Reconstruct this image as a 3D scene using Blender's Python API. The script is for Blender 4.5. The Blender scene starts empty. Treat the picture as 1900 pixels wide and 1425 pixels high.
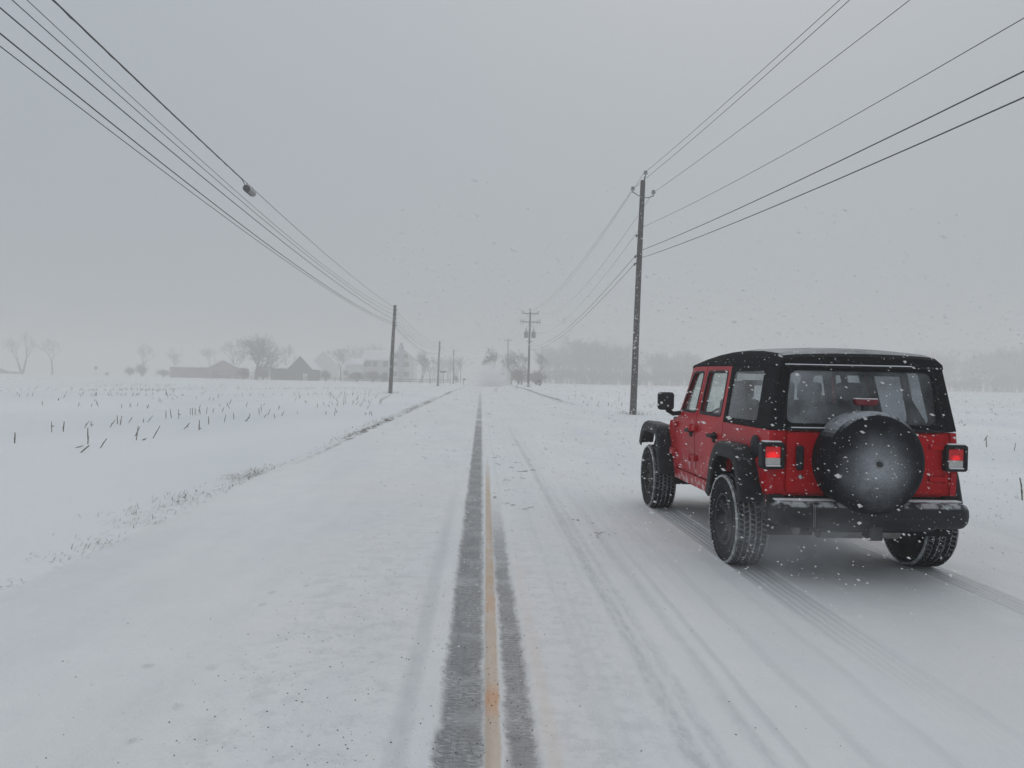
import bpy, bmesh, math, random
import numpy as np
from mathutils import Vector, Matrix
random.seed(7); np.random.seed(7)
S = bpy.context.scene
C = S.collection
R = math.radians

# ------------------------------------------------------------------ camera
CF, CROLL, CPITCH, CYAW, CH = 1433.5, 0.019097, -0.005961, 0.039857, 1.597   # focal in px of a 1900 px wide frame
cy_, sy_, cp_, sp_, cr_, sr_ = math.cos(CYAW), math.sin(CYAW), math.cos(CPITCH), math.sin(CPITCH), math.cos(CROLL), math.sin(CROLL)
_F = Vector((sy_*cp_, cy_*cp_, sp_)); _R0 = Vector((cy_, -sy_, 0)); _U0 = _R0.cross(_F)
_Rt = _R0*cr_ + _U0*sr_; _Up = _U0*cr_ - _R0*sr_
cam = bpy.data.objects.new('camera', bpy.data.cameras.new('camera')); C.objects.link(cam); S.camera = cam
M = Matrix.Identity(4)
for i in range(3):
    M[i][0] = _Rt[i]; M[i][1] = _Up[i]; M[i][2] = -_F[i]
M[0][3], M[1][3], M[2][3] = 0, 0, CH
cam.matrix_world = M
cam.data.sensor_width = 36; cam.data.lens = CF/1900*36; cam.data.clip_start = .05; cam.data.clip_end = 5000

# ------------------------------------------------------------------ world: overcast sky
w = bpy.data.worlds.new('World'); S.world = w; w.use_nodes = True
nt = w.node_tree; nt.nodes.clear()
tc = nt.nodes.new('ShaderNodeTexCoord'); sep = nt.nodes.new('ShaderNodeSeparateXYZ'); nt.links.new(tc.outputs['Generated'], sep.inputs[0])
mx = nt.nodes.new('ShaderNodeMath'); mx.operation = 'MAXIMUM'; mx.inputs[1].default_value = 0; nt.links.new(sep.outputs[2], mx.inputs[0])
pw = nt.nodes.new('ShaderNodeMath'); pw.operation = 'POWER'; pw.inputs[1].default_value = 1.6; nt.links.new(mx.outputs[0], pw.inputs[0])
cm = nt.nodes.new('ShaderNodeMix'); cm.data_type = 'RGBA'; nt.links.new(pw.outputs[0], cm.inputs[0])
cm.inputs[6].default_value = (.345, .381, .415, 1); cm.inputs[7].default_value = (.54, .582, .622, 1)
sky = nt.nodes.new('ShaderNodeTexSky'); sky.sky_type = 'NISHITA'; sky.sun_disc = False
sky.sun_elevation = R(48); sky.sun_rotation = R(20); sky.dust_density = 6; sky.air_density = 1
bg1 = nt.nodes.new('ShaderNodeBackground'); bg1.inputs[1].default_value = 1.0; nt.links.new(cm.outputs[2], bg1.inputs[0])
bg2 = nt.nodes.new('ShaderNodeBackground'); bg2.inputs[1].default_value = .05; nt.links.new(sky.outputs[0], bg2.inputs[0])
ms = nt.nodes.new('ShaderNodeMixShader'); ms.inputs[0].default_value = .10     # a tenth of the clear sky leaks through the cloud sheet
nt.links.new(bg1.outputs[0], ms.inputs[1]); nt.links.new(bg2.outputs[0], ms.inputs[2])
wo = nt.nodes.new('ShaderNodeOutputWorld'); nt.links.new(ms.outputs[0], wo.inputs[0])

# sun behind the cloud sheet
sd = bpy.data.lights.new('sun', 'SUN'); sd.energy = .5; sd.angle = R(55); sd.color = (1, .97, .93)
so = bpy.data.objects.new('sun', sd); C.objects.link(so)
el, az = R(48), R(20)
dirv = Vector((math.sin(az)*math.cos(el), math.cos(az)*math.cos(el), math.sin(el)))
so.rotation_euler = dirv.to_track_quat('Z', 'Y').to_euler(); so.location = (0, 0, 30)

S.view_settings.view_transform = 'Standard'; S.view_settings.look = 'None'
S.view_settings.exposure = 0.13; S.view_settings.gamma = 1; S.view_settings.use_curve_mapping = False
cy = S.cycles
cy.volume_bounces = 2; cy.max_bounces = 8; cy.diffuse_bounces = 5; cy.glossy_bounces = 3; cy.transparent_max_bounces = 12
cy.transmission_bounces = 4; cy.caustics_reflective = False; cy.caustics_refractive = False
cy.volume_step_rate = 1; cy.volume_max_steps = 128

# ------------------------------------------------------------------ helpers: pixels of the photograph to places on the ground
def ray(px, py):
    X = px-950; Y = py-712.5
    x = X*cr_+Y*sr_; y = -X*sr_+Y*cr_
    return _R0*(x/CF) + _F - _U0*(y/CF)
def ground(px, py, z=0.):
    d = ray(px, py); t = (z-CH)/d.z; return Vector((d.x*t, d.y*t, z))
def at(px, py, Y):
    d = ray(px, py); t = Y/d.y; return Vector((d.x*t, Y, CH+d.z*t))

# ------------------------------------------------------------------ node expressions
class X:
    def __init__(s, nt, v): s.nt = nt; s.v = v
    def _m(s, op, *a):
        n = s.nt.nodes.new('ShaderNodeMath'); n.operation = op
        for i, q in enumerate((s,)+a):
            if isinstance(q, X): s.nt.links.new(q.v, n.inputs[i])
            else: n.inputs[i].default_value = q
        return X(s.nt, n.outputs[0])
    def __add__(s, o): return s._m('ADD', o)
    __radd__ = __add__
    def __sub__(s, o): return s._m('SUBTRACT', o)
    def __rsub__(s, o): return (s*-1)+o
    def __mul__(s, o): return s._m('MULTIPLY', o)
    __rmul__ = __mul__
    def __truediv__(s, o): return s._m('DIVIDE', o)
    def abs(s): return s._m('ABSOLUTE')
    def sin(s): return s._m('SINE')
    def max(s, o): return s._m('MAXIMUM', o)
    def min(s, o): return s._m('MINIMUM', o)
    def pow(s, o): return s._m('POWER', o)
    def clamp(s): return s.max(0.).min(1.)
    def step(s, a, b, lo=0., hi=1.):
        n = s.nt.nodes.new('ShaderNodeMapRange'); n.interpolation_type = 'SMOOTHSTEP'
        s.nt.links.new(s.v, n.inputs[0]); n.inputs[1].default_value = a; n.inputs[2].default_value = b
        n.inputs[3].default_value = lo; n.inputs[4].default_value = hi
        return X(s.nt, n.outputs[0])
def vec(nt, x, y, z=0.):
    n = nt.nodes.new('ShaderNodeCombineXYZ')
    for i, q in enumerate((x, y, z)):
        if isinstance(q, X): nt.links.new(q.v, n.inputs[i])
        else: n.inputs[i].default_value = q
    return X(nt, n.outputs[0])
def noise(nt, v, sc=1., det=3., rough=.55):
    n = nt.nodes.new('ShaderNodeTexNoise'); nt.links.new(v.v, n.inputs['Vector'])
    n.inputs['Scale'].default_value = sc; n.inputs['Detail'].default_value = det; n.inputs['Roughness'].default_value = rough
    return X(nt, n.outputs[0])
def mixc(nt, f, a, b):
    n = nt.nodes.new('ShaderNodeMix'); n.data_type = 'RGBA'
    if isinstance(f, X): nt.links.new(f.v, n.inputs[0])
    else: n.inputs[0].default_value = f
    for i, q in ((6, a), (7, b)):
        if isinstance(q, X): nt.links.new(q.v, n.inputs[i])
        else: n.inputs[i].default_value = (*q, 1)
    return X(nt, n.outputs[2])
def new_mat(name):
    m = bpy.data.materials.new(name); m.use_nodes = True
    nt = m.node_tree; b = nt.nodes['Principled BSDF']
    return m, nt, b
def coords(nt, which='Object'):
    t = nt.nodes.new('ShaderNodeTexCoord'); s = nt.nodes.new('ShaderNodeSeparateXYZ'); nt.links.new(t.outputs[which], s.inputs[0])
    return X(nt, t.outputs[which]), X(nt, s.outputs[0]), X(nt, s.outputs[1]), X(nt, s.outputs[2])
def setin(nt, b, name, v):
    if isinstance(v, X): nt.links.new(v.v, b.inputs[name])
    elif isinstance(v, tuple): b.inputs[name].default_value = (*v, 1) if len(v) == 3 else v
    else: b.inputs[name].default_value = v
def bump(nt, b, h, strength=.5, dist=.01):
    n = nt.nodes.new('ShaderNodeBump'); n.inputs['Strength'].default_value = strength; n.inputs['Distance'].default_value = dist
    nt.links.new(h.v, n.inputs['Height']); nt.links.new(n.outputs[0], b.inputs['Normal'])
SNOW = (.80, .815, .83)
def pbr(name, col, rough=.6, metal=0., var=.15, vs=3., snow=0., snow_low=0., bs=0., bscale=60., spec=.5, coat=0., speck=0.):
    """a painted / plastic / wooden surface: tone variation, fine relief, snow dust settled on faces that look up"""
    m, nt, b = new_mat(name)
    v, x, y, z = coords(nt)
    n1 = noise(nt, v, vs, 4.)
    a = tuple(c*(1-var) for c in col); c2 = tuple(min(1, c*(1+var)) for c in col)
    base = mixc(nt, n1.step(.3, .7), a, c2)
    rg = X(nt, nt.nodes.new('ShaderNodeValue').outputs[0]); rg.v.default_value = rough
    f = None
    if snow > 0:
        g = nt.nodes.new('ShaderNodeNewGeometry'); s2 = nt.nodes.new('ShaderNodeSeparateXYZ'); nt.links.new(g.outputs['True Normal'], s2.inputs[0])
        nz = X(nt, s2.outputs[2])
        f = nz.step(.35, .85) * noise(nt, v, 14., 5.).step(.62-.5*snow, .72-.3*snow) * min(1., snow*1.3)
    if speck > 0:
        sp = noise(nt, v, 48., 2.).step(.70-.035*speck, .76) * min(.8, .35+.3*speck)
        f = sp if f is None else f.max(sp)
    if snow_low > 0:      # road slush thrown up on the low parts (object space height)
        lo = (z*-1.).step(-.95, -.50) * noise(nt, v, 9., 6., .7).step(.5, .68) * snow_low
        f = lo if f is None else f.max(lo)
    if f is not None:
        base = mixc(nt, f, base, SNOW); rg = rg + f*(.8-rough)
    setin(nt, b, 'Base Color', base); setin(nt, b, 'Roughness', rg); setin(nt, b, 'Metallic', metal)
    b.inputs['Specular IOR Level'].default_value = spec; b.inputs['Coat Weight'].default_value = coat
    if bs > 0: bump(nt, b, noise(nt, v, bscale, 4.), bs, .004)
    return m

# ------------------------------------------------------------------ mesh builders
def link(name, me, mat=None, parent=None):
    o = bpy.data.objects.new(name, me); C.objects.link(o)
    if mat and me is not None:
        for q in (mat if isinstance(mat, (list, tuple)) else [mat]): me.materials.append(q)
    if parent: o.parent = parent
    return o
def empty(name, loc=(0, 0, 0), rz=0.):
    o = bpy.data.objects.new(name, None); C.objects.link(o); o.location = loc; o.rotation_euler = (0, 0, rz); o.empty_display_size = .2
    return o
def tag(o, label=None, cat=None, group=None, kind=None):
    if label: o['label'] = label
    if cat: o['category'] = cat
    if group: o['group'] = group
    if kind: o['kind'] = kind
    return o
class MB:
    def __init__(s): s.v = []; s.f = []
    def add(s, vs, fs):
        n = len(s.v); s.v += [tuple(q) for q in vs]; s.f += [tuple(i+n for i in q) for q in fs]; return s
    def box(s, c, d, rx=0, ry=0, rz=0, taper=1.):
        vs = []
        m = Matrix.Rotation(rz, 3, 'Z') @ Matrix.Rotation(ry, 3, 'Y') @ Matrix.Rotation(rx, 3, 'X')
        for k in (-1, 1):
            t = taper if k > 0 else 1
            for a, b in ((-1, -1), (1, -1), (1, 1), (-1, 1)):
                vs.append(Vector(c) + m @ Vector((a*d[0]/2*t, b*d[1]/2*t, k*d[2]/2)))
        return s.add(vs, [(3, 2, 1, 0), (4, 5, 6, 7), (0, 1, 5, 4), (1, 2, 6, 5), (2, 3, 7, 6), (3, 0, 4, 7)])
    def tube(s, pts, rad, n=8, cap=True):
        pts = [Vector(p) for p in pts]
        rad = rad if isinstance(rad, (list, tuple)) else [rad]*len(pts)
        base = len(s.v); up = Vector((0, 0, 1))
        for i, p in enumerate(pts):
            d = (pts[min(i+1, len(pts)-1)] - pts[max(i-1, 0)]).normalized()
            u = up if abs(d.dot(up)) < .95 else Vector((1, 0, 0))
            a = d.cross(u).normalized(); b = a.cross(d)
            for k in range(n):
                t = 2*math.pi*k/n
                s.v.append(tuple(p + (a*math.cos(t) + b*math.sin(t))*rad[i]))
        for i in range(len(pts)-1):
            for k in range(n):
                k2 = (k+1) % n; o = base+i*n
                s.f.append((o+k, o+n+k, o+n+k2, o+k2))
        if cap:
            s.f.append(tuple(base+k for k in range(n))); e = base+(len(pts)-1)*n
            s.f.append(tuple(e+n-1-k for k in range(n)))
        return s
    def lathe(s, prof, c=(0, 0, 0), axis='X', n=32, cap=True):
        """prof: (along, radius) pairs"""
        base = len(s.v)
        for (a, r) in prof:
            for k in range(n):
                t = 2*math.pi*k/n; u, v = r*math.cos(t), r*math.sin(t)
                p = {'X': (a, u, v), 'Y': (v, a, u), 'Z': (u, v, a)}[axis]
                s.v.append((p[0]+c[0], p[1]+c[1], p[2]+c[2]))
        for i in range(len(prof)-1):
            for k in range(n):
                k2 = (k+1) % n; o = base+i*n
                s.f.append((o+k, o+k2, o+n+k2, o+n+k))
        if not cap: return s
        s.f.append(tuple(base+n-1-k for k in range(n))); e = base+(len(prof)-1)*n
        s.f.append(tuple(e+k for k in range(n)))
        return s
    def mesh(s, name='mesh'):
        me = bpy.data.meshes.new(name); me.from_pydata(s.v, [], s.f); me.update(); return me
    def obj(s, name, mat, parent=None, smooth=None, bevel=0., seg=2):
        me = s.mesh(name)
        bm = bmesh.new(); bm.from_mesh(me); bmesh.ops.recalc_face_normals(bm, faces=bm.faces); bm.to_mesh(me); bm.free()
        o = link(name, me, mat, parent)
        finish(o, smooth, bevel, seg); return o
def finish(o, smooth=None, bevel=0., seg=2):
    me = o.data
    if bevel > 0:
        b = o.modifiers.new('bevel', 'BEVEL'); b.width = bevel; b.segments = seg; b.limit_method = 'ANGLE'; b.angle_limit = R(35)
        b.harden_normals = False
        if smooth is None: smooth = 40
    if smooth is not None:
        for p in me.polygons: p.use_smooth = True
        try: me.set_sharp_from_angle(angle=R(smooth))
        except Exception: pass
def fast_mesh(name, V, F):
    """V (n,3), F (m,k) arrays"""
    V = np.asarray(V, np.float32); F = np.asarray(F, np.int32)
    me = bpy.data.meshes.new(name)
    me.vertices.add(len(V)); me.vertices.foreach_set('co', V.ravel())
    k = F.shape[1]; me.loops.add(F.size); me.loops.foreach_set('vertex_index', F.ravel())
    me.polygons.add(len(F)); me.polygons.foreach_set('loop_start', np.arange(0, F.size, k, dtype=np.int32))
    try: me.polygons.foreach_set('loop_total', np.full(len(F), k, np.int32))
    except Exception: pass
    me.update(); me.validate(); return me
def copy_tree(o, parent=None):
    c = o.copy(); C.objects.link(c)
    if parent: c.parent = parent
    for ch in list(o.children): copy_tree(ch, c)
    return c
def sstep(x, a, b):
    t = np.clip((np.asarray(x, float)-a)/(b-a), 0, 1); return t*t*(3-2*t)
def vnoise(x, y, seed=0):
    """smooth value noise, numpy"""
    x = np.asarray(x, float); y = np.asarray(y, float)
    xi = np.floor(x).astype(np.int64); yi = np.floor(y).astype(np.int64); xf = x-xi; yf = y-yi
    def h(a, b):
        n = (a*374761393 + b*668265263 + seed*982451653) & 0x7fffffff
        n = ((n ^ (n >> 13))*1274126177) & 0x7fffffff
        return ((n ^ (n >> 16)) & 0xffff)/65535.
    u = xf*xf*(3-2*xf); v = yf*yf*(3-2*yf)
    return (h(xi, yi)*(1-u)+h(xi+1, yi)*u)*(1-v)+(h(xi, yi+1)*(1-u)+h(xi+1, yi+1)*u)*v

# ------------------------------------------------------------------ terrain height (shared by field, road and what stands on them)
RL, RR = -3.45, 5.75          # road edges
def H(x, y):
    x = np.asarray(x, float); y = np.asarray(y, float)
    z = .42*sstep(y, 50, 122)*(1-sstep(y, 150, 260))*sstep(x, 3.5, 7.0)*(1-sstep(x, 25, 60))
    return z
def field_h(x, y):
    x = np.asarray(x, float); y = np.asarray(y, float)
    r = np.hypot(x, y); fade = 1-sstep(r, 60, 200)
    z = H(x, y) + (vnoise(x*.25, y*.18, 3)-.5)*.10*fade + (vnoise(x*1.3, y*.9, 5)-.5)*.035*fade + (vnoise(x*4, y*3, 9)-.5)*.012*fade
    out = np.maximum(RL-x, x-RR)          # distance outside the road edge
    z = z + sstep(out, -.1, .35)*.055*(1-sstep(out, 1.5, 5)*.5)
    z = np.where(out < -.25, -.12+0*z, z)  # under the road sheet
    ramp = sstep(out, -.30, -.02)
    return np.where(out < -.02, -.12*(1-ramp)+z*ramp, z)
TR = [  # wheel tracks pressed into the road snow: centre, half width, depth
    (-.055, .105, .013), (.205, .07, .012), (-.32, .055, .006), (.96, .12, .008), (.57, .05, .004), (1.28, .07, .005), (1.62, .06, .003),
    (2.31, .135, .012), (3.93, .135, .012), (-1.55, .12, .004), (-2.7, .10, .003)]
def road_h(x, y):
    x = np.asarray(x, float); y = np.asarray(y, float)
    xs = x + (vnoise(y*.22+7, x*0, 11)-.5)*.06 + (vnoise(y*.9, x*0, 12)-.5)*.02
    z = H(x, y) + .03*(1-np.abs((x-.1)/5.)**2)
    z = z + (vnoise(x*.9, y*.25, 21)-.5)*.022 + (vnoise(x*3.3, y*1.0, 22)-.5)*.010 + (vnoise(x*9, y*5, 23)-.5)*.006 + (vnoise(x*22, y*14, 24)-.5)*.0025*(1-sstep(y, 5, 11))
    for i, (c, hw, d) in enumerate(TR):
        xx = x if i in (0, 1, 7, 8) else xs
        cc = c - (0.0054*(y-6.7) if i in (7, 8) else 0)
        a = np.abs(xx-cc)
        m = 1-sstep(a, hw-.015, hw+.02)
        lip = np.exp(-((a-hw-.035)/.03)**2)*.35
        amp = 1-sstep(y, 25, 60) if i > 1 else 1-sstep(y, 45, 90)
        if i in (7, 8): amp = 1-sstep(y, 9.4, 10.0)
        z = z + d*(lip-m)*amp
    z = np.where((x > RR-.3) | (x < RL+.3), z*1.0, z)
    return z
def axis_samples(knots):
    """knots: list of (start, end, step)"""
    out = []
    for a, b, s in knots: out += list(np.arange(a, b-1e-6, s))
    out.append(knots[-1][1]); return np.array(out)
def grid(name, xs, ys, hf, mat, kind='structure'):
    Xg, Yg = np.meshgrid(xs, ys); Z = hf(Xg, Yg)
    V = np.stack([Xg, Yg, Z], -1).reshape(-1, 3); nx, ny = len(xs), len(ys)
    i = np.arange(nx-1)[None, :] + np.arange(ny-1)[:, None]*nx
    F = np.stack([i, i+1, i+1+nx, i+nx], -1).reshape(-1, 4)
    me = fast_mesh(name, V, F)
    for p in me.polygons: p.use_smooth = True
    o = link(name, me, mat); tag(o, kind=kind); return o
def geo(a, b, s0, g):
    out = [a]; s = s0
    while out[-1]+s < b: out.append(out[-1]+s); s *= g
    out.append(b); return out

# ---- materials of the ground
def snow_field_mat():
    m, nt, b = new_mat('field_snow'); v, x, y, z = coords(nt)
    wide = noise(nt, vec(nt, x*.12, y*.05), 1., 4.)
    fine = noise(nt, v, 7., 6., .65)
    grain = noise(nt, v, 90., 3.)
    base = mixc(nt, wide.step(.3, .7), (.72, .748, .768), (.81, .825, .838))
    # soil and chaff showing through along the verge
    wob = noise(nt, vec(nt, x*.0, y*.22), 1., 3.)*.5-.25
    nz = noise(nt, vec(nt, x*3.2, y*.9), 1., 5., .7)
    edgeL = (x+3.38+wob*.5).abs().step(.17, .02) * y.step(10., 22.) * nz.step(.38, .58)
    edgeL2 = (x+3.55+wob).abs().step(.30, .05) * y.step(5., 10.) * noise(nt, vec(nt, x*5., y*1.6), 1., 6., .8).step(.60, .70)*.55
    edgeR = (x-5.98+wob*.4).abs().step(.22, .04) * y.step(52., 62.) * nz.step(.36, .58)
    edgeR2 = (x-5.6+wob).abs().step(.7, .1) * y.step(12., 20.) * noise(nt, vec(nt, x*3., y*1.1), 1., 6., .8).step(.58, .70)*.35
    dirt = edgeL.max(edgeL2).max(edgeR).max(edgeR2)
    # thin places in the stubble field
    st = noise(nt, vec(nt, x*.5, y*.9), 1., 6., .75).step(.66, .78)*.25 * y.step(18., 40.)
    base = mixc(nt, dirt.max(st), base, (.105, .09, .075))
    setin(nt, b, 'Base Color', base); b.inputs['Roughness'].default_value = .75; b.inputs['Specular IOR Level'].default_value = .25
    bump(nt, b, fine*.8+grain*.2, .6, .035)
    return m
def road_mat():
    m, nt, b = new_mat('road_snow'); v, x, y, z = coords(nt)
    wig = noise(nt, vec(nt, x*0., y*.35), 1., 2.)*.05-.025
    big = noise(nt, vec(nt, x*.8, y*.16), 1., 4., .6)
    fine = noise(nt, v, 9., 6., .65); grain = noise(nt, v, 110., 3.)
    streak = noise(nt, vec(nt, x*26., y*.55), 1., 4., .6)
    streak2 = noise(nt, vec(nt, x*70., y*1.4), 1., 3., .6)
    ragged = noise(nt, vec(nt, x*14., y*9.), 1., 5., .75)
    jag = (ragged-.5)*.085 + (noise(nt, vec(nt, x*3., y*2.2), 1., 3.)-.5)*.05
    fadeA = y.step(150., 20.); patch = noise(nt, vec(nt, x*.6, y*.55), 1., 4., .6)
    # main bare strip left of the centre line and the narrower one right of it
    A = (x+.062+jag).abs().step(.128, .075) * fadeA * (patch+y.step(30., 9.)*.5+.06).step(.34, .62)
    A2 = (x-.205-wig*.3+jag).abs().step(.082, .036) * y.step(11.5, 5.) * (patch+.25).step(.3, .6)
    Lf = (x+.33-wig*.5+jag*.6).abs().step(.075, .02) * y.step(14., 5.)*.28
    def band(c, hw, y0, y1, k): return (x-c-wig+jag*.8).abs().step(hw+.03, hw-.03) * y.step(y1, y0)*k
    grit_ = noise(nt, vec(nt, x*22., y*6.), 1., 5., .75).step(.38, .62)
    wan = noise(nt, vec(nt, x*0.+3., y*.5), 1., 2.)*.10-.05
    T = band(.93, .045, 12., 36., .55)*(grit_*.6+.4)
    T = T.max(band(1.03, .03, 6., 20., .42)*(grit_*.7+.3)).max(band(.58, .03, 5., 13., .30)*(grit_*.7+.3)).max(band(.66, .015, 4., 10., .24))
    T = T.max((x-1.24-wan).abs().step(.06, .01)*y.step(15., 5.)*.36*(grit_*.5+.5)).max((x-1.36-wan*.7).abs().step(.035, .01)*y.step(12., 4.)*.26)
    T = T.max((x-1.66+wan).abs().step(.05, .01)*y.step(14., 5.)*.20).max((x-2.0-wan*1.4).abs().step(.05, .01)*y.step(9., 4.)*.16)
    T = T.max((x+1.55-wan).abs().step(.13, .02)*y.step(22., 5.)*.10*grit_).max((x+.75+wan).abs().step(.25, .05)*y.step(14., 4.)*.13*grit_)
    T = T.max((x+.8).abs().step(.75, .2)*y.step(13., 4.)*noise(nt, v, 7., 6., .7).step(.44, .64)*.30).max((x-.55).abs().step(.5, .1)*y.step(11., 4.)*noise(nt, v, 9., 6., .7).step(.44, .64)*.30)
    xc = x + (y-6.7)*.0054
    J = ((xc-2.31).abs().step(.15, .12)).max((xc-3.93+jag*.3).abs().step(.15, .12)) * y.step(10.2, 9.8) * y.step(3.4, 5.6, .25, 1.)
    Jl = ((xc-2.31)*(2*math.pi/.055)).sin().step(-.2, .6)
    T = T.max(J*(Jl*.34+.12)*y.step(3.6, 6.2, .3, 1.)) * (streak.step(.25, .75)*.5+.6)
    strip = A.max(A2)
    lug = noise(nt, vec(nt, x*30., y*58.), 1., 2., .5)
    tread = (((y*(2*math.pi/.036) + noise(nt, v, 16., 3.)*9.).sin()*.5+.5)*.35 + lug.step(.42, .60)*.65) * noise(nt, vec(nt, x*4., y*1.2), 1., 4., .7).step(.30, .62)
    gap = streak.step(.52, .75)
    dust = noise(nt, vec(nt, x*1.5, y*2.6), 1., 5., .7).step(.45, .75)*.50 + y.step(12., 60.)*.34
    stripcol = mixc(nt, (tread*.58+gap*.26+streak2*.18+dust).clamp(), (.095, .100, .108), (.50, .515, .53))
    mott = noise(nt, vec(nt, x*2.4, y*1.5), 1., 6., .7)
    base = mixc(nt, big.step(.3, .7)*.6+mott.step(.3, .7)*.4, (.69, .715, .735), (.80, .812, .82))
    base = mixc(nt, noise(nt, vec(nt, x*.5+9., y*.3), 1., 3.).step(.4, .7)*.35, base, (.80, .775, .765))
    base = mixc(nt, T, base, (.40, .42, .44))
    base = mixc(nt, (Lf*(.5+streak)).clamp(), base, (.40, .42, .45))
    base = mixc(nt, strip*.90, base, stripcol)
    # yellow centre paint under a skin of snow, second line fainter
    yx = x-.078-(y-3.)*.0058
    yl = (yx+jag*.35).abs().step(.045, .024) * y.step(17., 10.)
    thick = noise(nt, vec(nt, x*5., y*1.3), 1., 4., .6)
    ycol = mixc(nt, (thick.step(.50, .74)*.55+streak2*.12+.30).clamp(), (.60, .53, .47), (.52, .34, .17))
    bare = (((x-.085)*14.).pow(2.)+((y-3.78)*4.5).pow(2.)).step(1.3, -.3)*.8
    bare2 = (((x-.095)*16.).pow(2.)+((y-5.35)*3.2).pow(2.)).step(1.4, -.3)*.35
    ycol = mixc(nt, bare.max(bare2), ycol, (.62, .25, .05))
    base = mixc(nt, yl*(noise(nt, vec(nt, x*9., y*2.4), 1., 5., .7).step(.25, .55)*.35+.55), base, ycol)
    y2 = (x-.335-wig*.5+jag*.5).abs().step(.06, .01) * y.step(9., 3.)*.18
    base = mixc(nt, y2, base, (.70, .45, .30))
    pink = (x-.30).abs().step(.45, .1) * y.step(8., 3.)*.12
    base = mixc(nt, pink, base, (.72, .58, .52))
    # boot smudges, and dents in the snow with their shade painted dark
    sm = None
    for (px, py, rx, ry) in ((862, 1247, .050, .075), (872, 1228, .038, .05), (955, 1372, .04, .06), (275, 1249, .035, .045), (395, 1251, .04, .05), (487, 1130, .03, .05), (505, 1108, .03, .05), (243, 1389, .03, .04), (332, 1325, .03, .04), (570, 1095, .03, .05)):
        g = ground(px, py)
        q = (((x-g.x+jag*.9)/rx).pow(2.)+((y-g.y)/ry).pow(2.)).step(1.5, -1.0)*(.9 if px > 800 else .42)
        sm = q if sm is None else sm.max(q)
    base = mixc(nt, sm*(noise(nt, v, 22., 4., .8).step(.30, .65)*.75+.25), base, (.12, .125, .13))
    # verge dirt at both edges
    ed = (x+3.30).abs().step(.12, .02)*y.step(11., 24.)*noise(nt, vec(nt, x*3., y*.8), 1., 5., .7).step(.42, .6)
    base = mixc(nt, ed, base, (.11, .095, .08))
    setin(nt, b, 'Base Color', base)
    setin(nt, b, 'Roughness', .78-(strip*.25)); b.inputs['Specular IOR Level'].default_value = .3
    smooth_ = 1.-strip*.6
    h = (fine*.7+grain*.25)*smooth_ + strip*(tread*.55+gap*.4) + J*Jl*.35 + T*streak*.3
    bump(nt, b, h, .75, .018)
    return m
M_field, M_road = snow_field_mat(), road_mat()
fx = sorted(set(np.round(np.concatenate([-np.array(geo(4.0, 850, .16, 1.055)), axis_samples([(-4., -3.1, .06), (-3.1, 5.3, .7), (5.3, 6.6, .09)]), np.array(geo(6.6, 850, .16, 1.055))]), 4)))
fy = sorted(set(np.round(np.concatenate([-np.array(geo(0, 120, .5, 1.12)), np.array(geo(0.0, 1000, .12, 1.0165))]), 4)))
grid('ground', np.array(fx), np.array(fy), field_h, M_field)
rx = axis_samples([(RL, -1.8, .05), (-1.8, -.5, .025), (-.5, 1.9, .0125), (1.9, 2.6, .0125), (2.6, 3.6, .03), (3.6, 4.2, .0125), (4.2, RR, .06)])
ry = np.array(sorted(set(np.round(np.concatenate([axis_samples([(-30, 0, 1.)]), axis_samples([(0, 2.6, .2)]), np.array(geo(2.6, 700, .022, 1.010))]), 4))))
grid('road', rx, ry, road_h, M_road)

# ------------------------------------------------------------------ haze
def vol_mat(name, col, dens, falloff=None, aniso=.2):
    m = bpy.data.materials.new(name); m.use_nodes = True; nt = m.node_tree; nt.nodes.clear()
    o = nt.nodes.new('ShaderNodeOutputMaterial'); p = nt.nodes.new('ShaderNodeVolumePrincipled'); nt.links.new(p.outputs[0], o.inputs['Volume'])
    p.inputs['Color'].default_value = (*col, 1); p.inputs['Density'].default_value = dens; p.inputs['Anisotropy'].default_value = aniso
    if falloff:
        v, x, y, z = coords(nt)
        r = (x.pow(2.)+y.pow(2.)+z.pow(2.)).pow(.5)
        d = r.step(1., .15) * noise(nt, v, falloff, 4., .6).step(.30, .62)*dens
        nt.links.new(d.v, p.inputs['Density'])
    return m
hz = MB().box((0, 460, 10.4), (1760, 1180, 24.8)).obj('haze', vol_mat('haze_air', (.945, .93, .915), .0042))
tag(hz, 'pale falling snow haze over the whole field', None, None, 'stuff')

# ------------------------------------------------------------------ common materials
M_pole = pbr('weathered_pole_wood', (.075, .068, .064), .85, var=.35, vs=9., bs=.6, bscale=40, speck=.6)
M_steel = pbr('galvanised_steel', (.25, .26, .27), .45, metal=.6, var=.2, vs=12.)
M_dark = pbr('dark_hardware', (.035, .036, .04), .6, var=.3, vs=10.)
M_porc = pbr('grey_porcelain', (.30, .30, .31), .35, var=.15, vs=8., snow=.4)
M_wire = pbr('black_cable_sheath', (.018, .02, .023), .6, var=.3, vs=2., spec=.3)
M_can = pbr('transformer_grey', (.22, .23, .24), .5, var=.15, vs=5., snow=.5)
M_bark = pbr('winter_bark', (.075, .066, .060), .9, var=.3, vs=3.)
M_twig = pbr('bare_twigs', (.10, .088, .08), .9, var=.25, vs=.7)
M_brush = pbr('brown_brush', (.15, .115, .09), .9, var=.25, vs=1.)
M_roofsnow = pbr('roof_snow', (.80, .81, .83), .8, var=.04, vs=.6, bs=.2, bscale=3)
M_whitewall = pbr('white_clapboard', (.62, .63, .62), .7, var=.06, vs=.6)
M_barnwall = pbr('dark_barn_board', (.05, .055, .065), .8, var=.25, vs=.8)
M_brownwall = pbr('brown_shed_board', (.21, .165, .135), .85, var=.2, vs=.6)
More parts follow.
